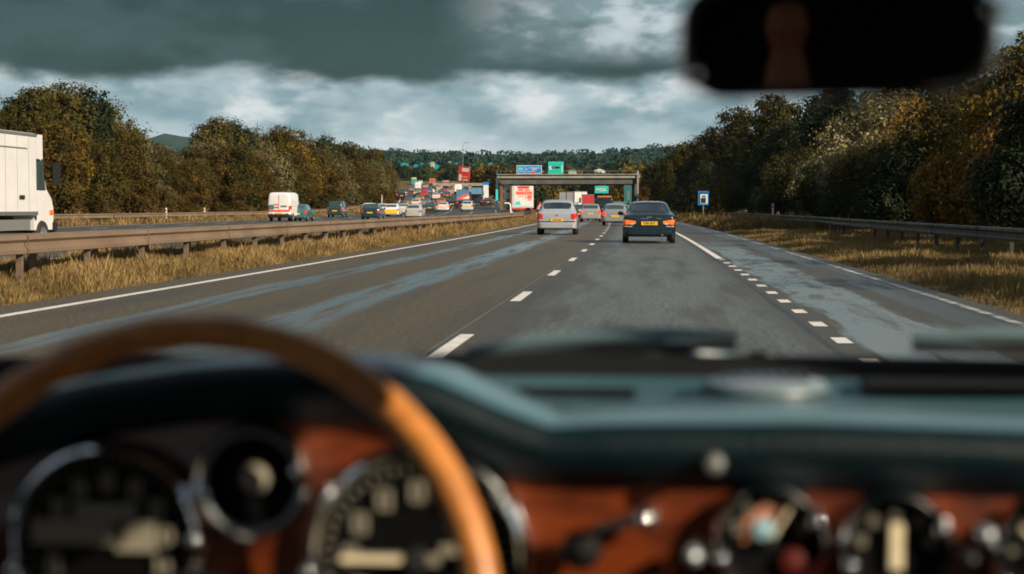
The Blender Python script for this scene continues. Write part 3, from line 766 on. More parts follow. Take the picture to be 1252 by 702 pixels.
# right bank
rw, rgp = 'in the belt behind the right verge', 'in the right belt'
right = [
 ('dark_bush', 14.4, 69, .62), ('dark_bush', 18.6, 90, .9), ('olive_bush', 16.2, 74, .7),
 # key, x, y, scale
 ('gold_bush', 15.6, 66, 1.05), ('orange_bush', 13.2, 57, .78), ('dark_bush', 12.6, 51, .80), ('dark_bush', 18.5, 60, .85),
 ('orange_bush', 12.3, 66, .62), ('olive_bush', 14.6, 76, .98), ('dark_bush', 11.4, 76, .62), ('gold_bush', 18.8, 78, 1.12),
 ('silver_bush', 13.0, 96, 1.06), ('dark_bush', 11.0, 88, .62), ('olive_bush', 12.4, 86, .72), ('silver_bush', 13.8, 105, .92), ('orange_bush', 15.8, 89, .98),
 ('dark_bush', 17.5, 98, .85), ('dark_bush', 11.2, 99, .52), ('olive_bush', 10.8, 108, .62), ('silver_bush', 11.4, 116, .62),
 ('tall_dark_tree', 17.5, 114, .70), ('dark_bush', 11.6, 124, .60), ('olive_bush', 12.2, 133, .86), ('dark_bush', 10.6, 137, .60),
 ('tall_dark_tree', 15.4, 138, .72), ('tall_tree', 15.6, 152, .78), ('dark_bush', 11.2, 148, .75), ('dark_bush', 9.6, 160, .75), ('tall_dark_tree', 12.4, 160, .66),
 ('tall_tree', 13.2, 176, .88), ('tall_dark_tree', 10.0, 184, .70), ('olive_bush', 7.8, 178, .85), ('tall_tree', 10.6, 199, .92), ('dark_bush', 6.6, 196, .95),
 ('tall_tree', 7.4, 216, .84), ('tall_dark_tree', 5.6, 222, .66), ('dark_bush', 4.4, 216, .8), ('tall_tree', 4.6, 238, .80), ('olive_bush', 2.6, 236, 1.0), ('tall_dark_tree', 2.6, 252, .72),
 ('tall_tree', 3.6, 262, .72), ('olive_tree', 1.0, 272, .85), ('orange_bush', -.9, 262, .7), ('olive_tree', -1.2, 292, .8),
 ('dark_bush', 21.5, 70, .9), ('dark_bush', 22, 86, .95), ('tall_dark_tree', 20.5, 122, .6), ('tall_tree', 20, 150, .7), ('tall_dark_tree', 18, 172, .75), ('tall_dark_tree', 15, 200, .75),
 ('dark_bush', 13.2, 44, .85), ('orange_bush', 14.6, 37, .9), ('dark_bush', 17.0, 50, .8), ('dark_bush', 14.2, 28, .9), ('olive_bush', 15.5, 18, 1.0), ('dark_bush', 20, 40, .8)]
for k, x, y, s in right: plant(k, x, y, s, rw, rgp)

# left bank
lw, lgp = 'in the belt beyond the left carriageway', 'in the left belt'
rgL = random.Random(5)
def lx(y): return rl(y) - (8.5 if y < 215 else 8.5 - min(4.2, (y - 215) * .06))
def top(px):   # how high the skyline of the belt stands, seen along its length
    return interp(px, [-60, 0, 20, 150, 165, 225, 240, 300, 330, 400, 440, 465, 490], [7.0, 7.6, 9.0, 8.2, 6.6, 6.6, 9.2, 9.6, 10.2, 10.6, 10.4, 9.6, 8.0])
HT = {'olive_tree': 11.5, 'brown_tree': 11.0, 'gold_tree': 9.5, 'silver_tree': 9.0, 'tall_tree': 14.5, 'tall_dark_tree': 14.0}
seq = ['olive_tree', 'brown_tree', 'olive_tree', 'brown_tree', 'silver_tree', 'olive_tree', 'brown_tree', 'gold_tree', 'olive_tree', 'brown_tree', 'silver_tree', 'olive_tree', 'brown_tree']
y = 78.0; i = 0
while y < 400:
    k = seq[i % len(seq)]
    x = lx(y) + rgL.uniform(-1, 1); px = 800 + x / y * 2000
    th = top(px); plant(k, x, y, th * rgL.uniform(.74, .90) / HT[k], lw, lgp)
    k2 = rgL.choice(['olive_tree', 'brown_tree', 'olive_tree', 'silver_tree']); x2 = lx(y + 3) - 6.5 + rgL.uniform(-1.2, 1.2); th2 = top(800 + x2 / (y + 3) * 2000)
    if y < 330: plant(k2, x2, y + 3, th2 * rgL.uniform(.92, 1.06) / HT[k2], lw, lgp)
    y += 5.2 + y * .010; i += 1
for px_x, yy, k, s_ in ((-49.99, 122, 'tall_tree', .54), (-49.49, 126, 'tall_tree', .68), (-50.02, 144, 'tall_tree', .70)):
    plant(k, px_x, yy, s_, lw, lgp)
plant('tall_tree', -50.08, 134, .76, '', 'in the left belt', label='tallest olive tree of the left belt, its crown standing clear behind the lorry')
plant('tall_dark_tree', -48.60, 136, .76, '', 'in the left belt', label='dark round-headed tree just right of the tallest in the left belt')
plant('tall_tree', -50.80, 186, .74, lw, lgp); plant('tall_dark_tree', -49.45, 192, .76, lw, lgp); plant('tall_tree', -51.09, 222, .78, lw, lgp); plant('tall_dark_tree', -51.49, 250, .80, lw, lgp); plant('tall_tree', -49.53, 262, .78, lw, lgp); plant('tall_tree', -52.11, 300, .74, lw, lgp)
for y in list(np.arange(96, 330, 9.5)):
    if rgL.random() < .75: plant('scrub', lx(y) + 3.4 + rgL.uniform(-.8, .6), float(y) + rgL.uniform(-3, 3), rgL.uniform(.45, .85), 'at the foot of the left tree belt', 'at the foot of the left belt')

# trees in the middle distance, between the bend and the ridge
mid = []
rgM = random.Random(9)
for i in range(74):
    y = rgM.uniform(420, 1050); px = rgM.uniform(470, 850)
    x = (px - 800) / 2000 * y
    if y < 740 and (rl(y) - 6 < x < rr(y) + 6): continue
    if y < 640 and abs(x - float(curve(y)) + 1.5) < 10: continue
    if px < 640 and y < 620 and x > rr(y): y = rgM.uniform(640, 900); x = (px - 800) / 2000 * y
    if y < 740 and (rl(y) - 6 < x < rr(y) + 6): continue
    mid.append((x, y))
for i in range(46):
    y = rgM.uniform(640, 980); mid.append(((rgM.uniform(476, 650) - 800) / 2000 * y, y))
for i in range(34):
    y = rgM.uniform(640, 900); mid.append(((rgM.uniform(640, 810) - 800) / 2000 * y, y))
for i in range(16):
    y = rgM.uniform(570, 720); px = rgM.uniform(480, 640); x = (px - 800) / 2000 * y
    if x > rr(y) + 7 or x < rl(y) - 7: mid.append((x, y))
for x, y in mid:
    plant(rgM.choice(['far_green', 'far_gold', 'far_dark', 'far_brown', 'far_brown', 'far_dark']), x, y, rgM.uniform(.7, 1.15), 'on the low ground before the ridge', 'before the ridge')
# the strip of ground right behind the bridge
for i in range(26):
    y = rgM.uniform(262, 400); px = 622 + (i + rgM.random()) * (170 / 26); x = (px - 800) / 2000 * y
    if x - float(curve(y)) > -10 and x - float(curve(y)) < 5.5: y = rgM.uniform(640, 720); x = (px - 800) / 2000 * y; s = 1.0
    elif x < rr(y) + 5: continue
    plant(rgM.choice(['far_green', 'far_dark', 'far_brown', 'far_gold']), x, y, rgM.uniform(.45, .75) if y < 500 else 1.0, 'seen under and over the bridge deck', 'round the bridge')
# golden crowns showing over the deck
for px, y, k, s in ((620, 330, 'far_brown', .85), (640, 335, 'far_gold', .85), (658, 340, 'far_brown', .8), (676, 420, 'far_dark', .9), (697, 425, 'far_gold', .95), (712, 430, 'far_brown', 1.05), (730, 425, 'far_gold', 1.0), (748, 430, 'far_brown', .95), (765, 440, 'far_green', 1.1), (782, 400, 'far_gold', 1.0), (596, 480, 'far_gold', 1.1), (604, 470, 'far_brown', 1.1), (615, 476, 'far_gold', 1.0), (585, 490, 'far_green', .9)):
    x = (px - 800) / 2000 * y
    if y > 380 and y < 640 and -9 < x - float(curve(y)) < 5.5: x = float(curve(y)) + (7.5 if px > 740 else -11)
    if px > 665: s *= 1.4
    plant(k, x, y, s, 'with its crown above the bridge deck', 'above the bridge')

# woodland on the ridge: one mass nobody could count
rg = np.random.default_rng(31)
nW = 4200
Yw = rg.uniform(1300, 3350, nW) ** 1.0; azp = rg.uniform(395, 905, nW); Xw = (azp - 800) / 2000 * Yw
keep = (np.sin(Xw * .011 + 1) + np.sin(Yw * .009) + rg.normal(0, .9, nW) > -.9) | (Yw > 2750)
Xw, Yw = Xw[keep], Yw[keep]; nW = len(Xw)
Zw = base_h(Xw, Yw)
kc = 70; sc = rg.uniform(4.5, 9, nW) * np.where(rg.random(nW) < .07, 1.6, 1)
C = np.stack([Xw, Yw, Zw + sc * .55], 1)
P_ = np.repeat(C, kc, 0); dd = rg.normal(size=(nW * kc, 3)); dd /= np.linalg.norm(dd, axis=1, keepdims=True)
P_ += dd * np.repeat(sc, kc)[:, None] * np.array([.8, .8, .75])
V, F_ = leaf_quads(P_, 3.6, rg, asp=.8)
tw = np.repeat(np.repeat(np.clip(rg.normal(.4, .28, nW), 0, 1), kc), 4)
wm = leaf_mat('far woodland leaves', [(.008, .034, .028), (.014, .046, .034), (.045, .062, .036)], trans=.1)
tag(link('woodland', np_mesh('woodland', V, F_, [wm], tint=tw)), kind='stuff')

# ------------------------------------------------------------------ grass
def grass(name, x0f, x1f, y0, y1, n, hmin, hmax, wd, m, seed, pw=1.0, zoff=0.0, low=None):
    rg = np.random.default_rng(seed)
    Y = y0 + (y1 - y0) * rg.random(n) ** pw
    a = np.array([x0f(v) for v in np.linspace(y0, y1, 60)]); b_ = np.array([x1f(v) for v in np.linspace(y0, y1, 60)]); yy = np.linspace(y0, y1, 60)
    u = rg.random(n); X = np.interp(Y, yy, a) * (1 - u) + np.interp(Y, yy, b_) * u
    patch = .5 + .28 * np.sin(X * 1.9 + Y * .7) + .3 * np.sin(Y * 1.3 - X * .8 + 2 * np.sin(X * .6)) + .25 * np.sin(X * 4.1 + 1.7 * np.sin(Y * 2.3))
    edge_ = np.minimum(u * 8, (1 - u) * 8)
    if low is not None: edge_ = np.minimum(edge_, np.clip(np.abs(u - low[0]) / low[1], 0, 1) * 1.0 - .1)
    keep = rg.random(n) < np.clip(.45 + patch * .6, .2, 1)
    X, Y, patch, edge_, u = X[keep], Y[keep], patch[keep], edge_[keep], u[keep]; n = len(X)
    Z = base_h(X, Y) - .04 + zoff
    H = rg.uniform(hmin, hmax, n) * np.clip(.55 + patch * .55, .35, 1.25) * np.clip(.35 + edge_, .35, 1)
    H *= np.where(rg.random(n) < .06, 1.45, 1)
    th = rg.uniform(0, 6.28, n); lean = H * rg.uniform(.05, .38, n); la = rg.uniform(0, 6.28, n)
    wv = wd * (1 + Y / 90) * rg.uniform(.6, 1.5, n)
    dxv, dyv = np.cos(th) * wv * .5, np.sin(th) * wv * .5
    mx_, my_ = np.cos(la) * lean, np.sin(la) * lean
    V = np.stack([np.stack([X - dxv, Y - dyv, Z], 1), np.stack([X + dxv, Y + dyv, Z], 1),
                  np.stack([X + dxv * .7 + mx_ * .35, Y + dyv * .7 + my_ * .35, Z + H * .6], 1), np.stack([X + mx_, Y + my_, Z + H], 1)], 1).reshape(-1, 3)
    F_ = np.arange(4 * n, dtype=np.int32).reshape(n, 4)
    tint = np.repeat(np.clip(.45 + .35 * (patch - .5) + rg.normal(0, .2, n), 0, 1), 4)
    return tag(link(name, np_mesh(name, V, F_, [m], tint=tint)), kind='stuff')
GM = leaf_mat('dry straw grass', [(.042, .048, .016), (.21, .140, .055), (.46, .31, .14)], .6, .3)
GM2 = leaf_mat('verge grass', [(.06, .06, .022), (.19, .135, .055), (.36, .25, .11)], .6, .3)
grass('grass', lambda y: float(curve(y)) - 7.62, lambda y: rr(y) + .3, 13, 60, 380000, .10, .32, .0045, GM, 41, 1.25, low=(.42, .30))
grass('grass', lambda y: float(curve(y)) - 7.6, lambda y: min(rr(y) + .3, float(curve(y)) - 9), 60, 240, 110000, .14, .36, .010, GM, 42, 1.3)
grass('grass', lambda y: float(curve(y)) + 4.05, lambda y: 12.5 + float(curve(y)) * .5, 16, 80, 320000, .06, .22, .0048, GM2, 43, 1.15)
grass('grass', lambda y: float(curve(y)) + 4.05, lambda y: 11.0 + float(curve(y)) * .9, 80, 250, 110000, .22, .6, .010, GM, 44, 1.3)
grass('grass', lambda y: rl(y) - .5, lambda y: rl(y) - 10, 70, 400, 90000, .2, .6, .022, GM, 45, 1.3)

# ------------------------------------------------------------------ vehicles
KIND = {
 'saloon': dict(W=.86, st=[(0, .42, .80, .74), (.06, .30, .89, .80), (.22, .25, .925, .845), (.55, .22, .94, .86), (.80, .22, .95, .86), (1.32, .2, .94, .86, (.775, .60, 1.335)), (1.9, .2, .94, .86, (.78, .615, 1.385)), (2.5, .2, .93, .86, (.78, .61, 1.375)), (2.75, .2, .92, .86, (.775, .60, 1.345)), (3.4, .2, .90, .86), (4.0, .22, .82, .83), (4.38, .25, .72, .77), (4.52, .35, .62, .66)],
   rg=4, wg=8, wheels=(.95, 3.6), wr=.305, lamp=(.44, .84, .585, .775), plate=.645, bump=(.26, .52), deckz=.9),
 'hatch': dict(W=.83, st=[(0, .38, .80, .72), (.05, .28, .90, .785), (.15, .24, .955, .82), (.48, .22, .96, .83, (.78, .625, 1.395)), (1.1, .2, .95, .83, (.78, .63, 1.45)), (1.8, .2, .94, .83, (.775, .63, 1.45)), (2.15, .2, .93, .83, (.76, .59, 1.40)), (2.85, .2, .92, .83), (3.35, .22, .84, .8), (3.7, .26, .72, .74), (3.82, .36, .62, .62)],
   rg=2, wg=6, wheels=(.62, 3.02), wr=.295, lamp=(.58, .82, .62, .88), plate=.60, bump=(.26, .50), deckz=.93),
 'estate': dict(W=.85, st=[(0, .38, .82, .76), (.05, .28, .92, .81), (.12, .24, .97, .84), (.34, .22, .97, .85, (.79, .66, 1.44)), (1.1, .2, .96, .85, (.79, .665, 1.48)), (2.2, .2, .94, .85, (.785, .655, 1.47)), (2.6, .2, .93, .85, (.78, .64, 1.43)), (3.25, .2, .91, .85), (3.85, .22, .83, .82), (4.25, .26, .72, .76), (4.38, .36, .62, .64)],
   rg=2, wg=6, wheels=(.80, 3.45), wr=.305, lamp=(.62, .845, .62, .95), plate=.66, bump=(.26, .52), deckz=.95),
 'mpv': dict(W=.88, st=[(0, .40, .90, .80), (.05, .30, 1.02, .85), (.10, .26, 1.07, .87), (.26, .24, 1.08, .88, (.82, .72, 1.72)), (1.1, .22, 1.07, .88, (.82, .73, 1.78)), (2.3, .22, 1.05, .88, (.82, .72, 1.76)), (2.7, .22, 1.04, .88, (.81, .70, 1.70)), (3.45, .22, 1.02, .88), (3.95, .24, .92, .85), (4.25, .28, .78, .78), (4.36, .38, .66, .66)],
   rg=2, wg=6, wheels=(.80, 3.5), wr=.33, lamp=(.70, .875, .66, 1.04), plate=.70, bump=(.28, .56), deckz=1.05),
 'van': dict(W=.97, st=[(0, .42, 1.2, .90, (.89, .81, 2.22)), (.07, .36, 1.2, .955, (.945, .87, 2.34)), (.3, .32, 1.2, .97, (.96, .885, 2.40)), (2.6, .32, 1.2, .97, (.96, .885, 2.42)), (3.3, .32, 1.2, .97, (.955, .86, 2.38)), (3.75, .32, 1.18, .96, (.94, .80, 2.22)), (4.5, .32, 1.16, .95), (4.95, .36, 1.02, .90), (5.1, .45, .84, .76)],
   rg=None, wg=5, wheels=(1.05, 4.1), wr=.34, lamp=(.80, .955, .78, 1.28), plate=.66, bump=(.36, .60), deckz=1.3, sg=(4, 5)),
}
def ring(st):
    y, zb, bt, w = st[:4]; cb = st[4] if len(st) > 4 else None
    h = [(0, zb), (.80 * w, zb), (.955 * w, zb + .07), (w, zb + (bt - zb) * .42), (.985 * w, bt - .07), (.945 * w, bt)]
    if cb: cw, rw, rz = cb; h += [(cw, bt + .015), (rw, rz - .075), (rw * .80, rz - .01), (0, rz)]
    else: h += [(.87 * w, bt + .014), (.73 * w, bt + .028), (.40 * w, bt + .036), (0, bt + .04)]
    return [(x, y, z) for x, z in h] + [(-x, y, z) for x, z in h[8:0:-1]]

def car_meshes(kind, pm, glass, levels=2):
    K = KIND[kind]; st = K['st']; bm = bmesh.new(); rings = [[bm.verts.new(p) for p in ring(s)] for s in st]; n = 18
    def seg(k): return min(k, 17 - k)
    sets = {}
    for j in range(len(st) - 1):
        for k in range(n):
            f = bm.faces.new((rings[j][k], rings[j][(k + 1) % n], rings[j + 1][(k + 1) % n], rings[j + 1][k])); s = seg(k); f.material_index = 0
            c0, c1 = len(st[j]) > 4, len(st[j + 1]) > 4
            if j == K['rg'] and s in (7, 8): sets.setdefault('rear_window', []).append(f)
            elif j == K['wg'] and s in (7, 8): sets.setdefault('windscreen', []).append(f)
            elif c0 and c1 and s == 6 and (kind != 'van' or j == 4): sets.setdefault(('side', k < 9, j if kind != 'van' else 0), []).append(f)
            elif s <= 1: f.material_index = 2
    bm.faces.new(list(reversed(rings[0]))); bm.faces.new(rings[-1])
    gi = {}
    for key, fs in sets.items():
        res = bmesh.ops.inset_region(bm, faces=fs, thickness=.022 if key != 'windscreen' else .05, use_even_offset=True)
        for f in fs: f.material_index = 3 if key in ('rear_window', 'windscreen') else 4
    bmesh.ops.recalc_face_normals(bm, faces=bm.faces[:])
    me = bpy.data.meshes.new('tmp'); bm.to_mesh(me); bm.free()
    for m_ in range(5): me.materials.append(pm)
    o = bpy.data.objects.new('tmp', me); COL.objects.link(o)
    md = o.modifiers.new('s', 'SUBSURF'); md.levels = levels; md.render_levels = levels
    dg = bpy.context.evaluated_depsgraph_get(); ev = bpy.data.meshes.new_from_object(o.evaluated_get(dg))
    bpy.data.objects.remove(o); bpy.data.meshes.remove(me)
    out = {}
    co = [v.co.copy() for v in ev.vertices]
    half = st[len(st) // 2][0]
    groups = {'body': [], 'rear_window': [], 'windscreen': [], 'side_window': []}
    for p in ev.polygons:
        mi = p.material_index
        if mi in (0, 2): groups['body'].append((tuple(p.vertices), mi))
        elif mi == 3: groups['rear_window' if co[p.vertices[0]].y < half else 'windscreen'].append((tuple(p.vertices), 0))
        else: groups['side_window'].append((tuple(p.vertices), 0))
    for nme, fs in groups.items():
        if not fs: continue
        used = {}; vs = []; ff = []
        for f, mi in fs:
            ff.append([used.setdefault(i, len(used)) for i in f])
        inv = sorted(used, key=used.get)
        mm = bpy.data.meshes.new(nme); mm.from_pydata([co[i] for i in inv], [], ff)
        if nme == 'body': mm.materials.append(pm); mm.materials.append(M['under']); mm.polygons.foreach_set('material_index', [1 if mi == 2 else 0 for f, mi in fs])
        else: mm.materials.append(glass)
        mm.polygons.foreach_set('use_smooth', [True] * len(ff)); mm.set_sharp_from_angle(angle=R(50))
        out[nme] = mm
    # keep the side glass of both sides apart
    if 'side_window' in out:
        sw = out.pop('side_window'); vs = [v.co.copy() for v in sw.vertices]
        for sgn, nm in ((1, 'side_window'), (-1, 'side_window')):
            fs = [tuple(p.vertices) for p in sw.polygons if sgn * vs[p.vertices[0]].x > 0]
            used = {}; ff = [[used.setdefault(i, len(used)) for i in f] for f in fs]; inv = sorted(used, key=used.get)
            mm = bpy.data.meshes.new(nm); mm.from_pydata([vs[i] for i in inv], [], ff); mm.materials.append(glass); mm.polygons.foreach_set('use_smooth', [True] * len(ff))
            out[nm + str(sgn)] = mm
    return out

TAIL = None
def tail_y(x, z, W_, k):
    if TAIL is not None:
        h = TAIL.ray_cast(Vector((x, -1, z)), Vector((0, 1, 0)))
        if h[0] is not None and h[0].y < .5: return h[0].y
        return .30 if abs(x) > W_ * .9 else k * (abs(x) / W_) ** 6
    return k * (abs(x) / W_) ** 6
def wrap(mb, x0, x1, z0, z1, W_, m, out=.015, back=.10, n=10, taper=0.0, k=.20, rnd=.02):
    """A slab that follows the rounded tail in plan."""
    rows = []
    for i in range(n + 1):
        x = x0 + (x1 - x0) * i / n; y = tail_y(x, (z0 + z1) / 2, W_, k)
        tt = taper * (1 - i / n if abs(x1) > abs(x0) else i / n)
        a, b_ = z0 + tt * .4, z1 - tt * .6
        yf = y - out
        rows.append([(x, y + back, a), (x, yf + rnd * .7, a), (x, yf, a + rnd), (x, yf, b_ - rnd), (x, yf + rnd * .7, b_), (x, y + back, b_)])
    nr = len(rows[0]); b = len(mb.v); mb.grid(rows, m, closed=True)
    mb.f.append([b + i for i in range(nr)]); mb.m.append(mb.mi(m)); mb.f.append([b + n * nr + i for i in range(nr - 1, -1, -1)]); mb.m.append(mb.mi(m))

WHEEL = {}
def wheel_mesh(r, w_=.19):
    if (r, w_) not in WHEEL:
        mb = MB(); mb.lathe([(r * .62, -w_ / 2), (r * .95, -w_ / 2), (r, -w_ * .35), (r, w_ * .35), (r * .95, w_ / 2), (r * .62, w_ / 2)], M['rubber'], 24, 'X'); a = mb.mesh('tyre')
        mb = MB(); mb.lathe([(0, -w_ * .42), (r * .2, -w_ * .46), (r * .3, -w_ * .36), (r * .58, -w_ * .40), (r * .64, -w_ * .5), (r * .64, w_ * .5), (r * .58, w_ * .40), (r * .3, w_ * .36), (r * .2, w_ * .46), (0, w_ * .42)], M['alloy'], 20, 'X'); b = mb.mesh('rim')
        WHEEL[(r, w_)] = (a, b)
    return WHEEL[(r, w_)]

CACHE = {}
def vehicle(kind, pname, col, x, y, z, rz, label, cat='car', lit=True, hero=None, plate='', plate_m='plate_y', scale=1.0, roof=None, bump_m=None, name=None, extra=None):
    global TAIL
    K = KIND[kind]; W_ = K['W']; pm = paint(pname, col)
    ck = (kind, pname, bool(hero), lit)
    g = thing(name or {'saloon': 'saloon_car', 'hatch': 'hatchback_car', 'estate': 'estate_car', 'mpv': 'people_carrier', 'van': 'van'}[kind], label, cat, (x, y, z), rz)
    g.scale = (scale, scale, scale)
    if ck not in CACHE:
        parts = [(k_.rstrip('-1'), v, (0, 0, 0)) for k_, v in car_meshes(kind, pm, M['car_glass'] if hero else M['glass_dark'], 3 if hero else 2).items()]
        from mathutils.bvhtree import BVHTree
        bme = [v for k_, v, _ in parts if k_ == 'body'][0]
        TAIL = BVHTree.FromPolygons([v.co for v in bme.vertices], [tuple(p.vertices) for p in bme.polygons])
        lx0, lx1, lz0, lz1 = K['lamp']
        for s in (-1, 1):
            mb = MB()
            if kind == 'saloon':
                wrap(mb, s * lx0, s * lx1 * 1.0, lz0, lz1, W_, M['brake_amber'] if lit else M['lamp_red'], .012, .2, taper=.10)
            else: wrap(mb, s * lx0, s * lx1, lz0, lz1, W_, (M['brake_red'] if lit else M['lamp_red']), .012, .2, taper=.04)
            parts.append(('tail_lamp', mb.mesh('tail_lamp'), (0, 0, 0)))
        b0, b1 = K['bump']; mb = MB(); wrap(mb, -W_ * .985, W_ * .985, b0, b1, W_, M['black_trim'] if (kind == 'van' or bump_m == 'dark') else pm, .055, .25, n=24, rnd=.035); parts.append(('bumper', mb.mesh('bumper'), (0, 0, 0)))
        mb = MB(); wrap(mb, -W_ * .93, W_ * .93, b0 - .05, b0 + .055, W_, M['black_trim'], .062, .25, n=24, rnd=.012); parts.append(('lower_lip', mb.mesh('lower_lip'), (0, 0, 0)))
        mb = MB(); mb.box((0, -.012, K['plate']), (.52, .02, .115), M[plate_m]); parts.append(('number_plate', mb.mesh('number_plate', 0), (0, 0, 0)))
        if kind == 'van':
            for s in (-1, 1): mb = MB(); mb.box((s * .42, .045, 1.78), (.62, .02, .55), M['glass_dark'], rx=R(-3), bev=.03); parts.append(('rear_window', mb.mesh('rear_window'), (0, 0, 0)))
            mb = MB(); mb.box((0, .0, 1.35), (.012, .03, 1.6), M['black_trim']); parts.append(('door_seam', mb.mesh('door_seam', 0), (0, 0, 0)))
        for s in (-1, 1):
            mb = MB(); my = K['st'][K['wg']][0] + .10; mz = K['deckz'] + .06
            mb.box((s * (W_ + .07), my, mz), (.19, .09, .13 if kind != 'van' else .28), pm if kind != 'van' else M['black_trim'], bev=.03); mb.box((s * (W_ - .03), my + .01, mz - .04), (.1, .05, .05), M['black_trim']); parts.append(('wing_mirror', mb.mesh('wing_mirror'), (0, 0, 0)))
        for s in (-1, 1):
            fy = K['st'][-1][0]; mb = MB(); mb.box((s * W_ * .66, fy - .14, .62 if kind != 'van' else .82), (.32, .12, .13), M['lamp_clear'], bev=.03, rz=-s * .35); parts.append(('headlight', mb.mesh('headlight'), (0, 0, 0)))
        CACHE[ck] = parts
    for nme, me, lc in CACHE[ck]:
        link(nme, me, g, lc)
    ty, ri = wheel_mesh(K['wr'])
    for wy in K['wheels']:
        for s in (-1, 1):
            w_ = link('wheel', ty, g, (s * (W_ - .10), wy, K['wr'])); link('rim', ri, w_, (0, 0, 0))
    if extra: extra(g, K)
    return g

# --- the two cars just ahead
def plate_text(g, txt, z, y=-.026, size=.095, fx=.95): link('lettering', text_mesh(txt, size, M['ink'], .002, font_x=fx), g, (0, y, z))
def dark_saloon(g, K):
    mb = MB(); mb.box((0, .30, .965), (1.05, .05, .018), M['black_trim'], rx=R(8)); mb.build('boot_seam', g)
    mb = MB(); mb.box((0, -.004, .845), (.17, .02, .022), M['chrome'], bev=.006); mb.build('boot_handle', g)
    mb = MB(); mb.box((0, .0, .775), (.92, .02, .018), M['black_trim']); mb.box((-.16, -.012, .80), (.26, .012, .018), M['chrome']); mb.box((.31, -.012, .80), (.16, .012, .018), M['chrome']); mb.build('badge', g)
    for s in (-1, 1):
        mb = MB(); wrap(mb, s * .50, s * .60, .60, .64, .86, M['lamp_clear'], .020, .02, taper=.0); mb.build('reversing_lamp', g)
        mb = MB(); mb.box((s * .66, .045, .545), (.26, .05, .03), M['lamp_clear'], bev=.008, rz=s * .12); mb.build('reflector', g)
    mb = MB(); wrap(mb, -.80, .80, .375, .392, .86, M['black_trim'], .060, .02, n=20, rnd=.004); mb.build('bumper_seam', g)
    mb = MB(); mb.tube([(.42, -.03, .27), (.42, .4, .28)], .035, M['chrome'], 10); mb.build('exhaust', g)
    mb = MB(); mb.box((0, .10, .56), (.60, .05, .02), M['black_trim']); mb.build('plate_recess', g)
    plate_text(g, 'P283 JKO', .645, size=.105, fx=.9)
def silver_hatch(g, K):
    mb = MB(); wrap(mb, -.82, .82, .515, .555, .83, M['black_trim'], .012, .05, n=20, rnd=.006); mb.build('trim_strip', g)
    mb = MB(); mb.box((0, -.012, .80), (.08, .02, .035), M['black_trim'], bev=.01); mb.build('badge', g)
    mb = MB(); wrap(mb, .36, .62, .345, .375, .83, M['lamp_red'], .062, .03); mb.build('fog_lamp', g)
    mb = MB(); mb.box((0, .115, .955), (.5, .02, .02), M['black_trim'], rx=R(-30)); mb.build('wiper', g)
    mb = MB(); mb.tube([(.35, 1.2, 1.43), (.35, 1.0, 1.6)], .004, M['black_trim'], 4); mb.build('aerial', g)
    mb = MB(); mb.box((0, .50, .34), (1.2, .5, .12), M['under']); mb.build('valance', g)
    plate_text(g, 'R58 FNB', .60, size=.10)
def seats(g, K, back=1.35):
    W_ = K['W']; base = .35
    for s in (-1, 1):
        mb = MB(); mb.box((s * .36, K['st'][K['rg'] + 1][0] + 1.0, .82), (.46, .14, .62), M['seat_cloth'], bev=.05, rx=R(-10)); mb.box((s * .36, K['st'][K['rg'] + 1][0] + .96, 1.19), (.24, .09, .15), M['seat_cloth'], bev=.04); mb.build('front_seat', g)
    mb = MB(); mb.box((0, K['st'][K['rg'] + 1][0] + .12, .72), (1.2, .14, .5), M['seat_cloth'], bev=.04)
    for s in (-.38, .38): mb.box((s, K['st'][K['rg'] + 1][0] + .10, 1.02), (.24, .08, .12), M['seat_cloth'], bev=.03)
    mb.build('rear_seat', g)
    mb = MB(); mb.box((0, (K['st'][K['rg']][0] + K['st'][K['rg'] + 1][0]) / 2 + .12, .90), (1.15, .30, .02), M['black_trim']); mb.build('parcel_shelf', g)
    mb = MB(); mb.box((0, 1.9, .40), (1.3, 3.0, .05), M['under']); mb.build('floor', g)
def hero1(g, K): dark_saloon(g, K); seats(g, K)
def hero2(g, K): silver_hatch(g, K); seats(g, K)
vehicle('saloon', 'dark teal', (.002, .013, .021), -0.16, 53, 0, R(1.2), 'dark teal saloon with orange tail lamps in the lane ahead', hero=True, extra=hero1)
vehicle('hatch', 'light silver', (.30, .33, .38), -4.13, 69.5, 0, R(1.6), 'silver hatchback with black wheels in the left lane ahead', hero=True, extra=hero2, scale=1.04, lit=False)

def our(kind, pn, col, px_x, y, label, **k):
    return vehicle(kind, pn, col, px_x, y, 0, math.atan(2 * y / 9000), label, **k)
our('hatch', 'dim silver', (.20, .22, .24), -2.54, 106, 'small silver hatchback half hidden behind the left side of the dark teal saloon')
our('saloon', 'mid blue', (.03, .12, .26), -2.23, 124, 'blue saloon showing between the silver hatchback and the dark teal saloon')
our('estate', 'dull silver', (.24, .26, .29), -5.13, 132, 'grey-silver estate car with red tail lamps beside the tall dark van')
our('van', 'black green', (.006, .012, .012), -4.56, 150, 'tall black van with an orange roof board in the middle of the queue', cat='van', scale=.88, extra=lambda g, K: MB().box((0, .9, 2.46), (1.5, 1.2, .16), mat('orange roof board', (.55, .2, .06), .6), bev=.03).build('roof_board', g))
our('hatch', 'night black', (.010, .012, .016), -6.63, 146, 'black hatchback just right of the silver hatchback, brake lamps red')
our('mpv', 'smoke grey', (.10, .12, .13), -3.60, 168, 'grey people carrier ahead of the blue saloon')
our('saloon', 'teal grey', (.05, .12, .13), -4.81, 182, 'grey-teal saloon ahead of the tall black van')
our('hatch', 'ice teal', (.30, .48, .47), -8.17, 178, 'pale turquoise hatchback in front of the white lorry')

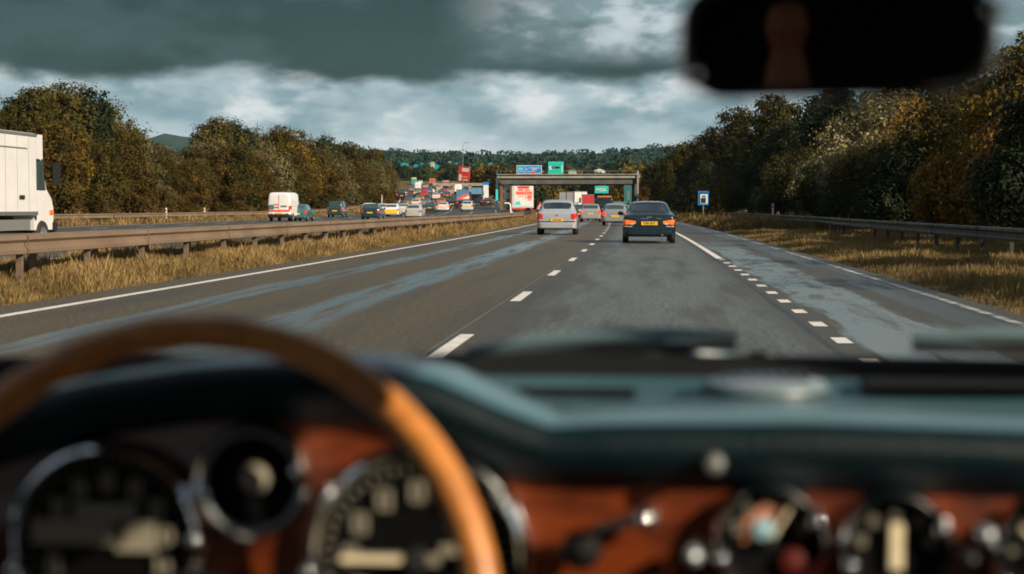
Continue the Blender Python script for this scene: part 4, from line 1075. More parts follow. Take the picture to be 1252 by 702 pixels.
# --- lorries
def lorry(label, x, y, z, rz, col, pname, L_=6.4, H_=3.05, W_=2.3, z0=.95, cabcol=None, cabname=None, luton=False, art=None, scale=1.0, name='box_lorry'):
    g = thing(name, label, 'lorry', (x, y, z), rz); g.scale = (scale,) * 3
    bm_ = M['truck_white'] if pname == 'white' else paint(pname, col)
    cm = bm_ if cabcol is None else paint(cabname, cabcol)
    bl = L_ - (1.55 if luton else 1.9)
    mb = MB(); mb.box((0, bl / 2, (z0 + H_) / 2), (W_, bl, H_ - z0), bm_, bev=.03)
    if luton: mb.prism([(0, 0)] * 0 or [(-W_ / 2, 2.45), (W_ / 2, 2.45), (W_ / 2, H_ - .02), (-W_ / 2, H_ - .02)], bl, bl + .45, bm_)
    mb.build('box', g)
    mb = MB()
    for s in (-1, 1): mb.box((s * (W_ / 2 + .012), bl / 2, H_ - .05), (.03, bl + .02, .07), M['alloy']); mb.box((s * (W_ / 2 + .012), bl / 2, z0 + .05), (.03, bl + .02, .10), M['alloy'])
    for x_ in (-W_ / 2 + .04, 0, W_ / 2 - .04): mb.box((x_, -.012, (z0 + H_) / 2), (.05, .03, H_ - z0), M['alloy'])
    mb.box((0, -.012, H_ - .04), (W_, .03, .08), M['alloy']); mb.box((0, -.012, z0 + .05), (W_, .03, .08), M['alloy']); mb.build('box_trim', g)
    mb = MB(); mb.box((0, L_ / 2 - .1, z0 - .17), (.95, L_ - .6, .22), M['under']); mb.box((0, .05, .55), (W_ - .15, .1, .12), M['black_trim']); mb.box((0, .12, .75), (.1, .1, .4), M['under']); mb.build('chassis', g)
    # cab with a sloping screen and a short bonnet
    w2 = W_ / 2 - .12; y0 = bl + .06; y1 = L_
    prof = [(y0, .55), (y0, 2.62), (y0 + (y1 - y0) * .30, 2.66), (y0 + (y1 - y0) * .42, 2.55), (y0 + (y1 - y0) * .66, 1.70), (y1 - .12, 1.42), (y1, 1.18), (y1, .55)] if luton else [(y0, .55), (y0, 2.55), (y0 + .2, 2.62), (y1 - .5, 2.6), (y1 - .12, 1.55), (y1, 1.2), (y1, .55)]
    rows = [[(x_, a, b_) for a, b_ in prof] for x_ in (-w2, -w2 + .06, w2 - .06, w2)]
    rows[0] = [(x_, a + (0 if a <= y0 else -.05), b_ - (.04 if b_ > 1 else 0)) for x_, a, b_ in rows[0]]; rows[3] = [(x_, a + (0 if a <= y0 else -.05), b_ - (.04 if b_ > 1 else 0)) for x_, a, b_ in rows[3]]
    mb = MB(); b = len(mb.v); mb.grid(rows, cm); n_ = len(prof)
    mb.f.append(list(range(n_))); mb.m.append(0); mb.f.append([3 * n_ + i for i in range(n_ - 1, -1, -1)]); mb.m.append(0); mb.build('cab', g, smooth=35)
    fr = .30 if luton else .55
    for s in (-1, 1):
        mb = MB(); ya, yb = y0 + .22, y0 + (y1 - y0) * (.50 if luton else .68)
        poly = [(ya, 1.62), (yb + .12, 1.62), (yb - .08, 2.42), (ya, 2.46)]
        mb.raw([(s * (w2 + .012), a, b_) for a, b_ in poly] + [(s * (w2 - .02), a, b_) for a, b_ in poly], [(0, 1, 2, 3), (4, 5, 6, 7), (0, 1, 5, 4), (1, 2, 6, 5), (2, 3, 7, 6), (3, 0, 4, 7)], M['glass_dark']); mb.build('side_window', g, smooth=0)
        mb = MB(); mb.box((s * (w2 + .01), y0 + .11, 1.75), (.03, .10, 1.85), M['black_trim']); mb.build('door_seal', g, smooth=0)
        mb = MB(); mb.box((s * (w2 + .28), yb + .22, 2.05), (.22, .10, .62), M['black_trim'], bev=.03); mb.tube([(s * w2, yb + .15, 2.3), (s * (w2 + .28), yb + .22, 2.3)], .02, M['black_trim'], 6); mb.build('wing_mirror', g)
        mb = MB(); mb.box((s * (w2 + .005), y1 - .22, 1.02), (.06, .26, .13), M['lamp_amber'], bev=.02); mb.build('indicator', g)
        mb = MB(); mb.box((s * (W_ / 2 - .18), -.02, .72), (.30, .05, .14), M['brake_red'], bev=.01); mb.build('tail_lamp', g)
    mb = MB(); sy0, sy1 = ((y0 + (y1 - y0) * .42, y0 + (y1 - y0) * .66) if luton else (y1 - .5, y1 - .12)); sz0, sz1 = ((2.5, 1.74) if luton else (2.5, 1.6))
    mb.raw([(-w2 + .12, sy0 + .03, sz0), (w2 - .12, sy0 + .03, sz0), (w2 - .1, sy1 + .03, sz1), (-w2 + .1, sy1 + .03, sz1)], [(0, 1, 2, 3)], M['glass_dark']); mb.build('windscreen', g, smooth=0)
    mb = MB(); mb.box((0, y1 - .02, .62), (W_ - .1, .24, .34), M['black_trim'], bev=.05); mb.build('bumper', g)
    ty, ri = wheel_mesh(.40, .24)
    for wy in (1.35, y1 - .95):
        for s in (-1, 1): w_ = link('wheel', ty, g, (s * (W_ / 2 - .18), wy, .40)); link('rim', ri, w_, (0, 0, 0))
    if art: art(g, W_, H_, z0, bl)
    return g
def luton_art(g, W_, H_, z0, bl):
    mb = MB(); mb.box((W_ / 2 + .012, bl - 1.05, 1.42), (.03, .34, .11), M['black_trim'], bev=.01); mb.build('door_latch', g)
    mb = MB(); mb.box((W_ / 2 + .004, bl - 1.6, H_ - .42), (.012, 1.9, .035), M['alloy']); mb.build('panel_seam', g, smooth=0)
    mb = MB()
    for q in range(6): mb.box((W_ / 2 + .003, .7 + q * .78, (z0 + H_) / 2), (.004, .010, H_ - z0 - .2), M['alloy'])
    mb.build('wall_seam', g, smooth=0)
    mb = MB(); mb.box((W_ / 2 - .1, bl / 2 + .3, .70), (.05, bl - 1.2, .28), M['sign_grey']); mb.build('side_guard', g, smooth=0)
lorry('large white box lorry passing at the left edge, only its front half in view', -17.55, 37.25, 0, 0, None, 'white', L_=6.7, H_=3.12, luton=True, art=luton_art)
lorry('white box lorry angled to the right beneath the bridge', -11.42, 214, 0, R(-20), None, 'white', L_=6.2, H_=3.3, W_=2.2)
lorry('red cabbed lorry in front of the white lorry, under the bridge', -7.92, 196, 0, R(3), (.55, .03, .03), 'signal red', L_=5.4, H_=2.75, W_=1.5, z0=1.5, cabcol=(.02, .02, .03), cabname='lorry black')
def blue_art(g, W_, H_, z0, bl):
    mb = MB(); mb.prism([(-1.0, 1.2), (.9, 1.2), (1.0, 2.0), (.1, 1.9)], -.05, -.03, M['sign_orange']); mb.prism([(-.2, 1.25), (1.0, 1.25), (1.0, 1.7)], -.065, -.052, M['sign_white']); mb.build('rear_graphic', g, smooth=0)

def lrot(y): return -math.atan((rl(y + 8) - rl(y - 8)) / 16)
def left(kind, pn, col, x, y, label, **k):
    x = min(max(x, rl(y) + 1.3), rr(y) - 1.3)
    k.setdefault('lit', int(y * 7) % 3 == 0)
    return vehicle(kind, pn, col, x, y, rz_(y) + .01, lrot(y), label, **k)
lorry('blue box lorry with an orange and white flash on its back, inside the bend', -30.72, 262, rz_(262), lrot(262), (.06, .19, .38), 'strong blue', L_=5.5, H_=2.75, W_=2.1, art=blue_art)
lorry('dark lorry with a light blue roof next to the white totem', -29.12, 268, rz_(268), lrot(268), (.10, .25, .42), 'steel blue', L_=5.6, H_=3.0, W_=1.9, z0=1.9, cabcol=(.015, .02, .025), cabname='lorry black')
lorry('orange lorry far up the queue in front of the autumn trees', -70.73, 520, rz_(520), lrot(520), (.42, .11, .04), 'lorry orange', L_=6, H_=2.2, W_=2.2)
lorry('red and white lorry far up the queue below the price sign', -60.11, 470, rz_(470), lrot(470), (.38, .06, .05), 'lorry red', L_=6, H_=2.3, W_=2.2, cabcol=(.5, .5, .48), cabname='cab white')

def van_art(g, K):
    mb = MB(); mb.box((0, -.062, .90), (1.75, .012, .09), M['sign_orange']); mb.build('orange_stripe', g, smooth=0)
    mb = MB(); mb.box((-.18, -.02, 1.38), (.42, .012, .10), M['sign_orange']); mb.box((-.62, -.02, 1.18), (.42, .012, .36), mat('teal door panel', (.05, .16, .19), .5)); mb.box((.42, -.02, 1.24), (.5, .012, .12), M['sign_grey']); mb.box((-.18, -.02, 1.15), (.36, .012, .10), M['sign_grey']); mb.build('door_lettering', g, smooth=0)
left('van', 'van white', (.74, .72, .74), -30.42, 131, 'white high-roofed van with orange stripes on its rear doors', cat='van', extra=van_art)
left('hatch', 'deep teal', (.03, .11, .13), -29.51, 133.5, 'teal hatchback just right of the white van', lit=False)
left('mpv', 'forest green', (.015, .05, .055), -33.92, 172, 'dark green people carrier alone between the white van and the queue', scale=.98)
left('estate', 'petrol', (.008, .035, .045), -25.58, 146, 'dark petrol-blue estate car nearest the barrier at the tail of the queue', lit=False)
left('hatch', 'slate green', (.03, .06, .06), -37.44, 205, 'small slate green hatchback at the left edge of the queue')
def chequer(g, K):
    mb = MB(); mb.box((-.1, -.03, .78), (.55, .012, .14), M['sign_red']); mb.build('red_marking', g, smooth=0)
left('estate', 'patrol white', (.66, .68, .70), -33.13, 188, 'white estate car with red markings directly behind the dark petrol-blue estate', extra=chequer)
left('hatch', 'warm white', (.60, .56, .56), -31.02, 184, 'off-white hatchback between the marked estate and the yellow-backed car')
def yback(g, K):
    mb = MB(); mb.box((0, -.075, .58), (1.45, .02, .42), mat('yellow rear panel', (.82, .52, .03), .4)); mb.build('yellow_panel', g, smooth=0)
left('hatch', 'clean white', (.66, .68, .70), -28.50, 176, 'white car with a broad yellow rear panel at the tail of the queue', extra=yback)
left('saloon', 'pearl', (.55, .56, .58), -30.96, 200, 'pearl white saloon just right of the yellow-backed car')
left('hatch', 'mist grey', (.36, .40, .42), -23.42, 158, 'mist grey hatchback closest to the barrier, right of the yellow-backed car', lit=False)
left('saloon', 'bottle green', (.012, .04, .030), -29.54, 214, 'bottle green saloon in the near lane of the queue')
left('saloon', 'chalk white', (.62, .60, .60), -28.84, 222, 'chalk white saloon right of the bottle green one')
left('estate', 'bright silver', (.48, .50, .50), -25.70, 224, 'bright silver estate car in the right lane, behind the blue lorry')
left('hatch', 'coal', (.012, .012, .016), -30.96, 250, 'coal black hatchback left of the blue lorry')
left('saloon', 'graphite', (.02, .025, .03), -27.03, 266, 'graphite saloon right of the white totem on the inside of the bend')
left('hatch', 'bone', (.50, .50, .48), -36.67, 250, 'bone white hatchback above the mist grey one')
left('estate', 'ash', (.09, .11, .12), -39.63, 262, 'ash grey estate car above the pearl white saloon')
left('saloon', 'lead', (.14, .17, .19), -35.99, 256, 'lead grey saloon straight above the bottle green one')
left('hatch', 'tangerine', (.34, .13, .05), -34.31, 262, 'tangerine hatchback above the chalk white saloon')
left('mpv', 'jet', (.012, .014, .018), -51.50, 318, 'black people carrier against the trees at the left of the bend', scale=1.15)
left('hatch', 'crimson', (.40, .02, .03), -51.13, 326, 'crimson hatchback touching the black people carrier at the bend')
left('estate', 'sand', (.42, .38, .30), -50.25, 345, 'sand coloured estate car half way up the bend')
left('van', 'pillar red', (.36, .03, .025), -48.25, 342, 'small red van half way up the bend', cat='van', scale=.72)
left('saloon', 'linen', (.56, .54, .50), -42.61, 318, 'linen white saloon with red lamps right of the small red van')
left('hatch', 'royal blue', (.04, .10, .26), -54.53, 395, 'royal blue hatchback above the small red van')
left('hatch', 'snow', (.7, .7, .7), -54.78, 405, 'tiny snow white hatchback beside the royal blue one')
left('van', 'paper white', (.72, .71, .68), -46.68, 388, 'white van at the right end of the upper queue, before the beige wall', cat='van')
left('estate', 'fawn', (.34, .27, .19), -47.64, 380, 'fawn estate car left of the white van in the upper queue')
left('hatch', 'cherry', (.48, .05, .03), -49.83, 385, 'cherry red hatchback in the upper queue')
left('saloon', 'gunmetal', (.08, .10, .11), -55.69, 385, 'gunmetal saloon left of the royal blue hatchback')
left('van', 'dove white', (.66, .66, .66), -66.05, 455, 'white van in the upper queue below the turquoise sheds', cat='van')
left('saloon', 'ink teal', (.04, .09, .10), -71.09, 470, 'ink teal saloon left of the upper white van')
left('estate', 'granite', (.13, .13, .13), -64.17, 430, 'granite grey estate car below the upper white van')
left('mpv', 'rose', (.45, .25, .22), -58.06, 440, 'dusky pink people carrier in the upper queue', scale=1.0)
left('hatch', 'pewter', (.2, .22, .24), -67.48, 480, 'pewter hatchback near the head of the queue')
left('van', 'high vis yellow', (.50, .48, .08), -87.27, 560, 'fluorescent yellow van at the head of the queue', cat='van')
left('van', 'sea green', (.03, .28, .28), -79.98, 520, 'sea green van just below the fluorescent yellow one', cat='van')
left('saloon', 'plum', (.12, .03, .05), -81.60, 545, 'plum saloon right of the sea green van')
left('estate', 'cream', (.55, .52, .42), -80.43, 560, 'cream estate car at the top of the queue')
left('saloon', 'cobalt', (.02, .07, .24), -47.25, 362, 'cobalt saloon at the middle of the bend')
left('hatch', 'moss', (.05, .07, .04), -41.87, 330, 'moss green hatchback at the middle of the bend')
left('saloon', 'bronze', (.18, .12, .07), -43.24, 300, 'bronze saloon above the bone white hatchback')

# ------------------------------------------------------------------ the classic car one looks out of
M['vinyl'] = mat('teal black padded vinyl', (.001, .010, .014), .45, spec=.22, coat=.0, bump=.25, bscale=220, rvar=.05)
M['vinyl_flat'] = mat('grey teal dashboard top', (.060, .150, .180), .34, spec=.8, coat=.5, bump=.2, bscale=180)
M['black_vinyl'] = mat('black vinyl', (.004, .005, .006), .7, spec=.2)
M['cabin_cloth'] = mat('dark cabin lining', (.020, .019, .018), .95)
M['dial'] = mat('black dial face', (.002, .002, .0025), .7, spec=.1)
M['dial_ink'] = mat('cream dial ink', (.22, .205, .155), .6)
M['needle'] = mat('cream needle', (.75, .66, .45), .5)
M['bonnet_teal'] = paint('bonnet teal', (.01, .07, .09))
M['wiper_steel'] = mat('satin wiper steel', (.42, .47, .50), .45, metal=.7)
M['wiper_grey'] = mat('pale grey wiper paint', (.11, .17, .195), .4)
M['skin_tone'] = mat('tan leather', (.48, .17, .09), .5, bump=.2, bscale=90)
def wood(name, a, b_, rough, sc):
    m = bpy.data.materials.new(name); m.use_nodes = True; t = NT(m.node_tree); p = t.n['Principled BSDF']
    oc = t.add('ShaderNodeTexCoord').outputs['Object']; x, y, z = t.xyz(oc)
    v = t.comb(t.math('MULTIPLY', x, sc[0]), t.math('MULTIPLY', y, sc[1]), t.math('MULTIPLY', z, sc[2]))
    n1 = t.noise(v, 3.0, 6, .62, 1.2); n2 = t.noise(v, 14.0, 3, .6)
    c = t.mix(t.ramp(n1, .35, .66), a, b_); c = t.mix(t.ramp(n2, .5, .7, 0, .35), c, tuple(q * .45 for q in a))
    t.l.new(c, p.inputs['Base Color']); p.inputs['Roughness'].default_value = rough; p.inputs['Coat Weight'].default_value = .3; p.inputs['Coat Roughness'].default_value = .12
    return m
M['walnut'] = wood('varnished red walnut', (.055, .009, .002), (.150, .028, .004), .35, (4, 4, 18))
M['rim_wood'] = wood('varnished rim wood', (.40, .145, .030), (.58, .225, .042), .4, (9, 9, 9))

car = thing('classic_car', 'interior of the classic car one looks out of: wooden wheel, walnut dashboard and mirror', 'car', (0, 0, 0))

def dz_top(x):   # height of the padded top edge along the dashboard
    return interp(x, [-.95, -.72, -.60, -.52, -.44, -.36, -.29, -.22, -.17, -.12, -.08, -.04, 0, .12, .3, .9], [.93, .955, .978, .998, 1.016, 1.028, 1.032, 1.030, 1.020, .998, .983, .986, .987, .989, .984, .970])
def dz_low(x):
    return interp(x, [-.95, -.72, -.60, -.52, -.44, -.36, -.29, -.22, -.17, -.12, -.08, -.04, 0, .12, .3, .9], [.86, .885, .915, .938, .962, .974, .978, .974, .960, .936, .930, .928, .928, .929, .926, .915])
# padded roll along the front edge
mb = MB(); rows = []
for x in np.linspace(-.86, .86, 140):
    t_, l_ = dz_top(x), dz_low(x); h = t_ - l_
    prof = [(1.40, l_ + .006), (1.305, l_ + .004), (1.290, l_), (1.272, l_ + .08 * h), (1.252, l_ + .30 * h), (1.241, l_ + .56 * h), (1.243, l_ + .80 * h), (1.258, l_ + .95 * h), (1.285, t_), (1.34, t_ - .002), (1.40, t_ - .006), (1.46, t_ - .016)]
    rows.append([(x, a, b_) for a, b_ in prof])
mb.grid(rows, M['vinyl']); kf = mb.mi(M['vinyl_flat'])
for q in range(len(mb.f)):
    if q % 11 >= 7: mb.m[q] = kf  # upper rows of the roll in lighter vinyl: sky sheen put into the colour
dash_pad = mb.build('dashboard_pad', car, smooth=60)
mb = MB(); rows = []
for x in np.linspace(-.86, .86, 90):
    t_ = dz_top(x); b0 = .979 - .10 * max(0, abs(x + .0) - .45) ** 1.2
    rows.append([(x, 1.42, t_ - .008), (x, 1.48, t_ - .022 if t_ > .99 else t_ - .010), (x, 1.56, min(t_ - .03, b0 + .012)), (x, 1.66 - .22 * x * x, b0), (x, 1.70 - .22 * x * x, b0 - .01)])
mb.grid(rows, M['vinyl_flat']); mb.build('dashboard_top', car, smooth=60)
# walnut fascia
mb = MB(); rows = []
for x in np.linspace(-.86, .86, 90): rows.append([(x, 1.275, dz_low(x) + .012), (x, 1.266, .90), (x, 1.262, .82), (x, 1.285, .72), (x, 1.33, .70)])
mb.grid(rows, M['walnut']); fascia = mb.build('fascia', car, smooth=60)
mb = MB(); mb.box((0, 1.42, .62), (1.7, .3, .14), M['black_vinyl'], bev=.03); mb.build('knee_roll', car)

FY = 1.258
def gauge(x, z, r, nums=0, ndl=None, lcd=False, start=-130, end=130, size=.2, extra=None, chrome=True, tilt=0):
    g = None
    mb = MB(); mb.lathe([(r * 1.06, FY + .02), (r * 1.07, FY - .006), (r * 1.05, FY - .014), (r * .985, FY - .017), (r * .93, FY - .012), (r * .915, FY - .002)], M['chrome'], 64, 'Y', (x, 0, z)); bz = mb.build('gauge_bezel' if r > .03 else 'switch_bezel', car, smooth=60)
    mb = MB(); mb.lathe([(r * .93, FY - .004), (r * .86, FY - .003), (r * .85, FY + .001), (0, FY + .001)], M['dial'], 48, 'Y', (x, 0, z)); dl = mb.build('dial', car, smooth=0)
    if nums:
        mb = MB()
        for i in range(nums):
            a = R(start + (end - start) * i / (nums - 1)); rr_ = r * .63; px_, pz_ = x + rr_ * math.sin(a), z + rr_ * math.cos(a)
            w_, h_ = r * size, r * size * 1.25
            for k in (-1, 1): mb.box((px_ + k * w_ * .32, FY - .004, pz_), (w_ * .30, .002, h_), M['dial_ink'])
            mb.box((px_, FY - .004, pz_ + h_ * .42), (w_ * .6, .002, h_ * .2), M['dial_ink']); mb.box((px_, FY - .004, pz_ - h_ * .42), (w_ * .6, .002, h_ * .2), M['dial_ink'])
        o = mb.build('numerals', dl, smooth=0); o['kind'] = 'stuff'
        mb = MB()
        for i in range((nums - 1) * 4 + 1):
            a = R(start + (end - start) * i / ((nums - 1) * 4)); r2 = r * .84; mb.box((x + r2 * math.sin(a), FY - .003, z + r2 * math.cos(a)), (r * .018, .002, r * .06), M['dial_ink'], ry=a)
        mb.build('tick_ring', dl, smooth=0)
    if ndl is not None:
        a = R(ndl); mb = MB(); mb.box((x + r * .33 * math.sin(a), FY - .009, z + r * .33 * math.cos(a)), (r * .055, .002, r * .78), M['needle'], ry=a); mb.lathe([(0, FY - .014), (r * .10, FY - .013), (r * .11, FY - .002)], M['black_trim'], 20, 'Y', (x, 0, z)); mb.build('needle', dl, smooth=0)
    return dl
# speedometer, rev counter and the small gauges
d1 = gauge(-.431, .885, .076, nums=9, ndl=None, start=-112, end=112, size=.16)
mb = MB(); mb.box((-.455, FY - .005, .893), (.075, .003, .020), M['dial_ink']); mb.box((-.408, FY - .005, .890), (.032, .003, .024), M['dial_ink']); mb.box((-.432, FY - .005, .910), (.050, .003, .012), M['dial_ink']); mb.build('trip_counter', d1, smooth=0)
d2 = gauge(-.183, .876, .084, nums=9, ndl=-90, start=-118, end=118, size=.155)
mb = MB(); mb.box((-.183, FY - .006, .876), (.115, .003, .008), M['dial_ink']); mb.box((-.15, FY - .006, .880), (.03, .003, .016), M['dial_ink']); mb.build('scale_bar', d2, smooth=0)
d3 = gauge(-.311, .937, .037, nums=0, ndl=None)
mb = MB(); mb.lathe([(.0405, FY - .022), (.043, FY - .026), (.0445, FY - .022), (.0445, FY + .01)], M['chrome'], 64, 'Y', (-.311, 0, .937)); mb.lathe([(.0405, FY - .022), (.034, FY - .004)], M['wiper_steel'], 64, 'Y', (-.311, 0, .937)); mb.build('gauge_cowl', car, smooth=40)
mb = MB(); mb.lathe([(0, FY - .016), (.006, FY - .015), (.0115, FY - .008), (.0125, FY - .002)], M['dial_ink'], 24, 'Y', (-.311, 0, .938)); mb.build('knob', d3)
d4 = gauge(.089, .896, .041, nums=5, ndl=30, start=-70, end=70, size=.16)
mb = MB(); mb.prism([(.068, .893), (.078, .898), (.100, .924), (.088, .926), (.070, .912)], FY - .005, FY - .0035, M['skin_tone']); mb.build('warm_sector', d4, smooth=0)
mb = MB(); mb.lathe([(0, FY - .012), (.008, FY - .010), (.009, FY - .003)], mat('pale blue lens', (.30, .50, .58), .15, coat=1), 20, 'Y', (.084, 0, .905)); mb.build('blue_lens', d4)
mb = MB(); mb.lathe([(0, FY - .010), (.009, FY - .008), (.010, FY - .003)], mat('dull red lens', (.09, .008, .005), .5), 20, 'Y', (.107, 0, .880)); mb.build('red_lens', d4)
d5 = gauge(.184, .892, .041, nums=5, ndl=None, start=-80, end=80, size=.15)
mb = MB(); mb.box((.184, FY - .007, .893), (.010, .003, .036), M['needle'], bev=.001); mb.build('needle', d5)
d6 = gauge(.296, .888, .040, nums=5, ndl=-40, start=-80, end=80, size=.15)
def knob(x, z, r, m, name='knob', lever=None):
    mb = MB(); mb.lathe([(0, FY - .030), (r * .75, FY - .028), (r, FY - .021), (r * .9, FY - .012), (r * .45, FY - .008), (r * .45, FY + .01)], m, 28, 'Y', (x, 0, z)); o = mb.build(name, car, smooth=60)
    if lever: mb = MB(); mb.tube([(x, FY - .02, z), (x + lever[0], FY - .035, z + lever[1])], [.005, .0035], M['black_vinyl'], 8); mb.build('lever', o)
knob(-.006, .914, .0095, M['chrome'], lever=(-.040, -.006))
knob(.030, .886, .0075, M['wiper_steel'])
knob(.248, .906, .007, M['wiper_steel'], lever=(.03, -.006)); knob(.236, .888, .006, M['black_trim'])
knob(-.055, .889, .016, M['black_vinyl'])
mb = MB(); mb.lathe([(0, 1.226), (.006, 1.228), (.0075, 1.236), (.0075, 1.25)], M['sign_grey'], 20, 'Y', (.046, 0, .957)); mb.build('pad_stud', car)

# steering wheel: wooden rim, polished spokes, black boss
sw = link('steering_wheel', None, car, (-.330, 1.095, .856)); sw.rotation_euler = (R(-20), 0, 0)
rad, rt = .2165, .0125
mb = MB(); rows = []
for i in range(96):
    a = 2 * math.pi * i / 96; gr = rt * (1 + (.07 if (i // 2) % 2 and math.cos(a) < .2 else 0))
    rows.append([((rad + gr * math.cos(q)) * math.cos(a), gr * math.sin(q) * 1.05, (rad + gr * math.cos(q)) * math.sin(a)) for q in np.linspace(0, 2 * math.pi, 17)[:-1]])
rows.append(rows[0]); mb.grid(rows, M['rim_wood'], closed=True); mb.build('rim', sw, smooth=60)
for a in (R(-90), R(205), R(-25)):
    mb = MB(); mb.box((math.cos(a) * .12, .012, math.sin(a) * .12), (.16, .004, .030), M['wiper_steel'], ry=-a, bev=.001); mb.build('spoke', sw)
mb = MB(); mb.lathe([(0, -.03), (.028, -.027), (.04, -.01), (.045, .02), (.03, .05), (.025, .22)], M['black_vinyl'], 32, 'Y'); mb.build('boss', sw)

# demister outlet on the dashboard top
mb = MB(); mb.lathe([(0, .016), (.040, .0155), (.056, .012), (.061, .005), (.060, 0)], M['wiper_steel'], 40, 'Z', (0, 0, 0), mats=[M['wiper_steel'], M['wiper_steel'], M['wiper_grey'], M['black_trim']]); vn = mb.build('demister_outlet', car, (.105, 1.56, .974), smooth=50)
mb = MB()
for k in range(-3, 4): mb.box((k * .012, 0, .0175), (.004, .06, .003), M['black_trim'])
mb.build('slots', vn, smooth=0)

# windscreen, its rubber seal and the wipers outside
def scr_y(x): return 1.70 - .20 * x * x
mb = MB(); rows = []
for x in np.linspace(-.72, .72, 40): rows.append([(x, scr_y(x) + .02, .985), (x, scr_y(x) - .44, 1.49)])
wm_ = bpy.data.materials.new('clear windscreen'); wm_.use_nodes = True; t = NT(wm_.node_tree); t.n.clear(); a_ = t.add('ShaderNodeBsdfTransparent'); a_.inputs[0].default_value = (.97, .985, .985, 1); o_ = t.add('ShaderNodeOutputMaterial'); t.l.new(a_.outputs[0], o_.inputs[0])
mb.grid(rows, wm_); mb.build('windscreen', car, smooth=60)
mb = MB(); mb.tube([(x, scr_y(x) + .000, .979) for x in np.linspace(-.72, .72, 40)], .019, M['black_vinyl'], 10); mb.build('windscreen_seal', car)
mb = MB(); rows = []
for x in np.linspace(-.78, .78, 60):
    c = 1.76 - .18 * x * x
    rows.append([(x, c - .05, .955), (x, c + .05, .950), (x, c + .3, .925 - .05 * x * x), (x, c + .8, .875 - .08 * x * x), (x, c + 1.3, .78 - .1 * x * x)])
mb.grid(rows, M['bonnet_teal']); mb.build('bonnet', car, smooth=60)
def wiper(p0, p1, arm):
    p0, p1, arm = Vector(p0), Vector(p1), Vector(arm)
    mb = MB(); d = p1 - p0; c = (p0 + p1) / 2
    mb.tube([p0 + Vector((0, 0, -.004)), c + Vector((0, .008, -.001)), p1 + Vector((0, 0, -.004))], [.0045, .0065, .0045], M['black_trim'], 8); o = mb.build('wiper_blade', car)
    mb = MB(); mb.tube([p0 + Vector((0, 0, .006)), p0.lerp(p1, .25) + Vector((0, 0, .012)), c + Vector((0, 0, .014)), p0.lerp(p1, .75) + Vector((0, 0, .012)), p1 + Vector((0, 0, .006))], [.004, .007, .008, .007, .004], M['wiper_grey'], 8); mb.build('blade_bridge', o)
    mb = MB(); mb.tube([c + Vector((0, .004, .016)), arm], [.006, .009], M['wiper_grey'], 8); mb.lathe([(0, .02), (.016, .018), (.02, 0), (.02, -.03)], M['black_trim'], 20, 'Z', tuple(arm)); mb.build('wiper_arm', o)
wiper((-.20, 1.735, .990), (.085, 1.70, 1.012), (.12, 1.80, .975))
wiper((.262, 1.69, 1.012), (.56, 1.66, 1.004), (.62, 1.76, .975))

# rear-view mirror
mr = link('rear_view_mirror', None, car, (.0968, .90, 1.2415)); mr.scale = (.75, .75, .75); mr.rotation_euler = (R(4.2), 0, R(-7.4))
def rr_outline(w_, h_, r_, n=8):
    pts = []
    for cx, cz, a0 in ((w_ / 2 - r_, h_ / 2 - r_, 0), (-w_ / 2 + r_, h_ / 2 - r_, 90), (-w_ / 2 + r_, -h_ / 2 + r_, 180), (w_ / 2 - r_, -h_ / 2 + r_, 270)):
        for i in range(n + 1): a = R(a0 + 90 * i / n); pts.append((cx + r_ * math.cos(a), cz + r_ * math.sin(a)))
    return pts
out = rr_outline(.222, .084, .034); inn = rr_outline(.208, .070, .028); bk = rr_outline(.15, .04, .018)
mb = MB(); rows = [[(x, -.004, z) for x, z in inn], [(x, -.009, z) for x, z in rr_outline(.216, .078, .031)], [(x, -.003, z) for x, z in out], [(x, .008, z) for x, z in out], [(x, .026, z) for x, z in bk]]
mb.grid(rows, M['black_trim'], closed=True); n_ = len(bk); mb.f.append([len(mb.v) - n_ + i for i in range(n_)]); mb.m.append(0); mb.build('housing', mr, smooth=50)
mb = MB(); mb.v = [(x, -.0045, z) for x, z in inn]; mb.mi(mat('mirror glass', (.55, .55, .55), .02, metal=1.0)); mb.f = [list(range(len(inn)))]; mb.m = [0]; mb.build('mirror_glass', mr, smooth=0)
mb = MB(); mb.tube([(x, -.005, z) for x, z in rr_outline(.221, .083, .0335, 10)] + [(out[0][0], -.005, out[0][1])], .0022, M['chrome'], 8, cap=False); mb.build('rim', mr, smooth=80)
mb = MB(); mb.tube([(0, .02, .01), (.0, .10, .07), (.0, .14, .12)], [.008, .007, .010], M['chrome'], 12); mb.build('stem', mr)

# cabin behind and above: roof, pillars, doors, seats
mb = MB(); rows = []
for x in np.linspace(-.70, .70, 15): rows.append([(x, 1.30 - .18 * x * x, 1.50 - .02 * x * x), (x, .9, 1.545 - .03 * x * x), (x, .0, 1.55 - .03 * x * x), (x, -.9, 1.44 - .06 * x * x), (x, -1.3, 1.30 - .05 * x * x)])
mb.grid(rows, M['cabin_cloth'])
rf = mb.build('roof', car, smooth=60); sol = rf.modifiers.new('thickness', 'SOLIDIFY'); sol.thickness = .03; sol.offset = 1
for s in (-1, 1):
    mb = MB(); mb.tube([(s * .76, 1.58, .95), (s * .69, 1.20, 1.50)], .024, M['cabin_cloth'], 8); mb.build('windscreen_pillar', car)
    mb = MB(); mb.box((s * .80, .55, .62), (.06, 2.1, .58), M['cabin_cloth'], bev=.02); mb.build('door', car)
    mb = MB(); mb.box((s * .76, -.62, 1.0), (.06, .16, .95), M['cabin_cloth'], bev=.02); mb.build('door_pillar', car)
    mb = MB(); mb.box((s * .76, -1.0, .85), (.05, .8, 1.15), M['cabin_cloth']); mb.build('rear_quarter', car)
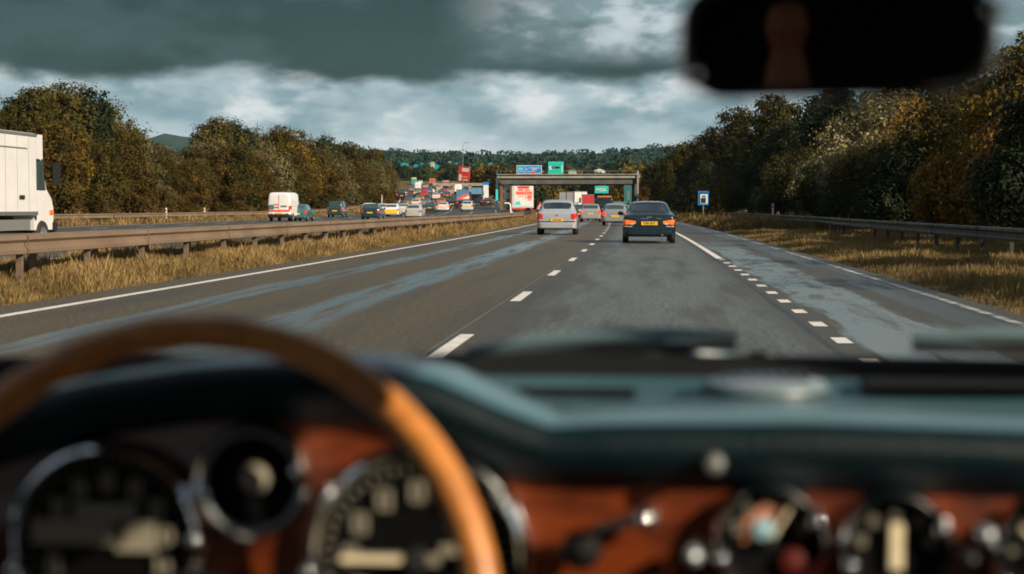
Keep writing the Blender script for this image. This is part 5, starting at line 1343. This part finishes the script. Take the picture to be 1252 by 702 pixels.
mb = MB(); mb.box((0, -1.30, .85), (1.5, .10, 1.0), M['cabin_cloth']); mb.build('rear_panel', car)
mb = MB(); mb.box((0, .3, .28), (1.55, 3.0, .05), M['cabin_cloth']); mb.build('floor', car)
mb = MB(); mb.box((0, 1.76, .60), (1.5, .05, .60), M['black_trim']); mb.build('bulkhead', car)
for x in (-.38, .40):
    mb = MB(); mb.box((x, -.50, .66), (.50, .14, .66), M['cabin_cloth'], bev=.06, rx=R(10)); mb.box((x, -.20, .42), (.5, .5, .14), M['cabin_cloth'], bev=.05); mb.build('seat', car)
    mb = MB(); mb.lathe([(0, -.08), (.022, -.072), (.034, -.04), (.028, -.01), (.022, .01), (.032, .04), (.025, .07), (0, .08)], M['skin_tone'], 24, 'Z', (x * .50, -.54, 1.15)); mb.build('reflection_blob', car)  # added tan blobs standing in for a face reflected in the mirror

# added chrome domes that catch the sun as glints on the bezels
for x, z in ((-.357, .891), (-.503, .864), (-.3505, .928), (-.2735, .9465), (-.268, .867), (-.117, .926), (.051, .884), (.123, .913), (.148, .880), (.216, .909), (.262, .870)):
    mb = MB(); mb.lathe([(.0062 * math.sin(q), FY - .019 - .0062 * math.cos(q)) for q in np.linspace(0, 1.57, 10)] + [(.0062, FY - .005)], M['chrome'], 20, 'Y', (x, 0, z)); mb.build('bezel_glint_dome', car, smooth=80)

# chrome domes added at the mirror's edge for bright glints
for x, z in ((-.104, -.025), (.110, .017)):
    mb = MB(); mb.lathe([(.008 * math.sin(q), -.006 - .008 * math.cos(q)) for q in np.linspace(0, 1.57, 10)] + [(.008, .01)], M['chrome'], 20, 'Y', (x, 0, z)); mb.build('mirror_glint_dome', mr, smooth=80)
# demister slots let into the dashboard top
for x0_, x1_, y0_, y1_ in ((-.13, -.015, 1.50, 1.53), (.20, .50, 1.585, 1.63)):
    mb = MB(); mb.box(((x0_ + x1_) / 2, (y0_ + y1_) / 2, interp((y0_ + y1_) / 2, [1.48, 1.56, 1.66], [.977, .979, .980])), (x1_ - x0_, y1_ - y0_, .008), M['black_vinyl'], bev=.003); mb.build('demister_slot', car)
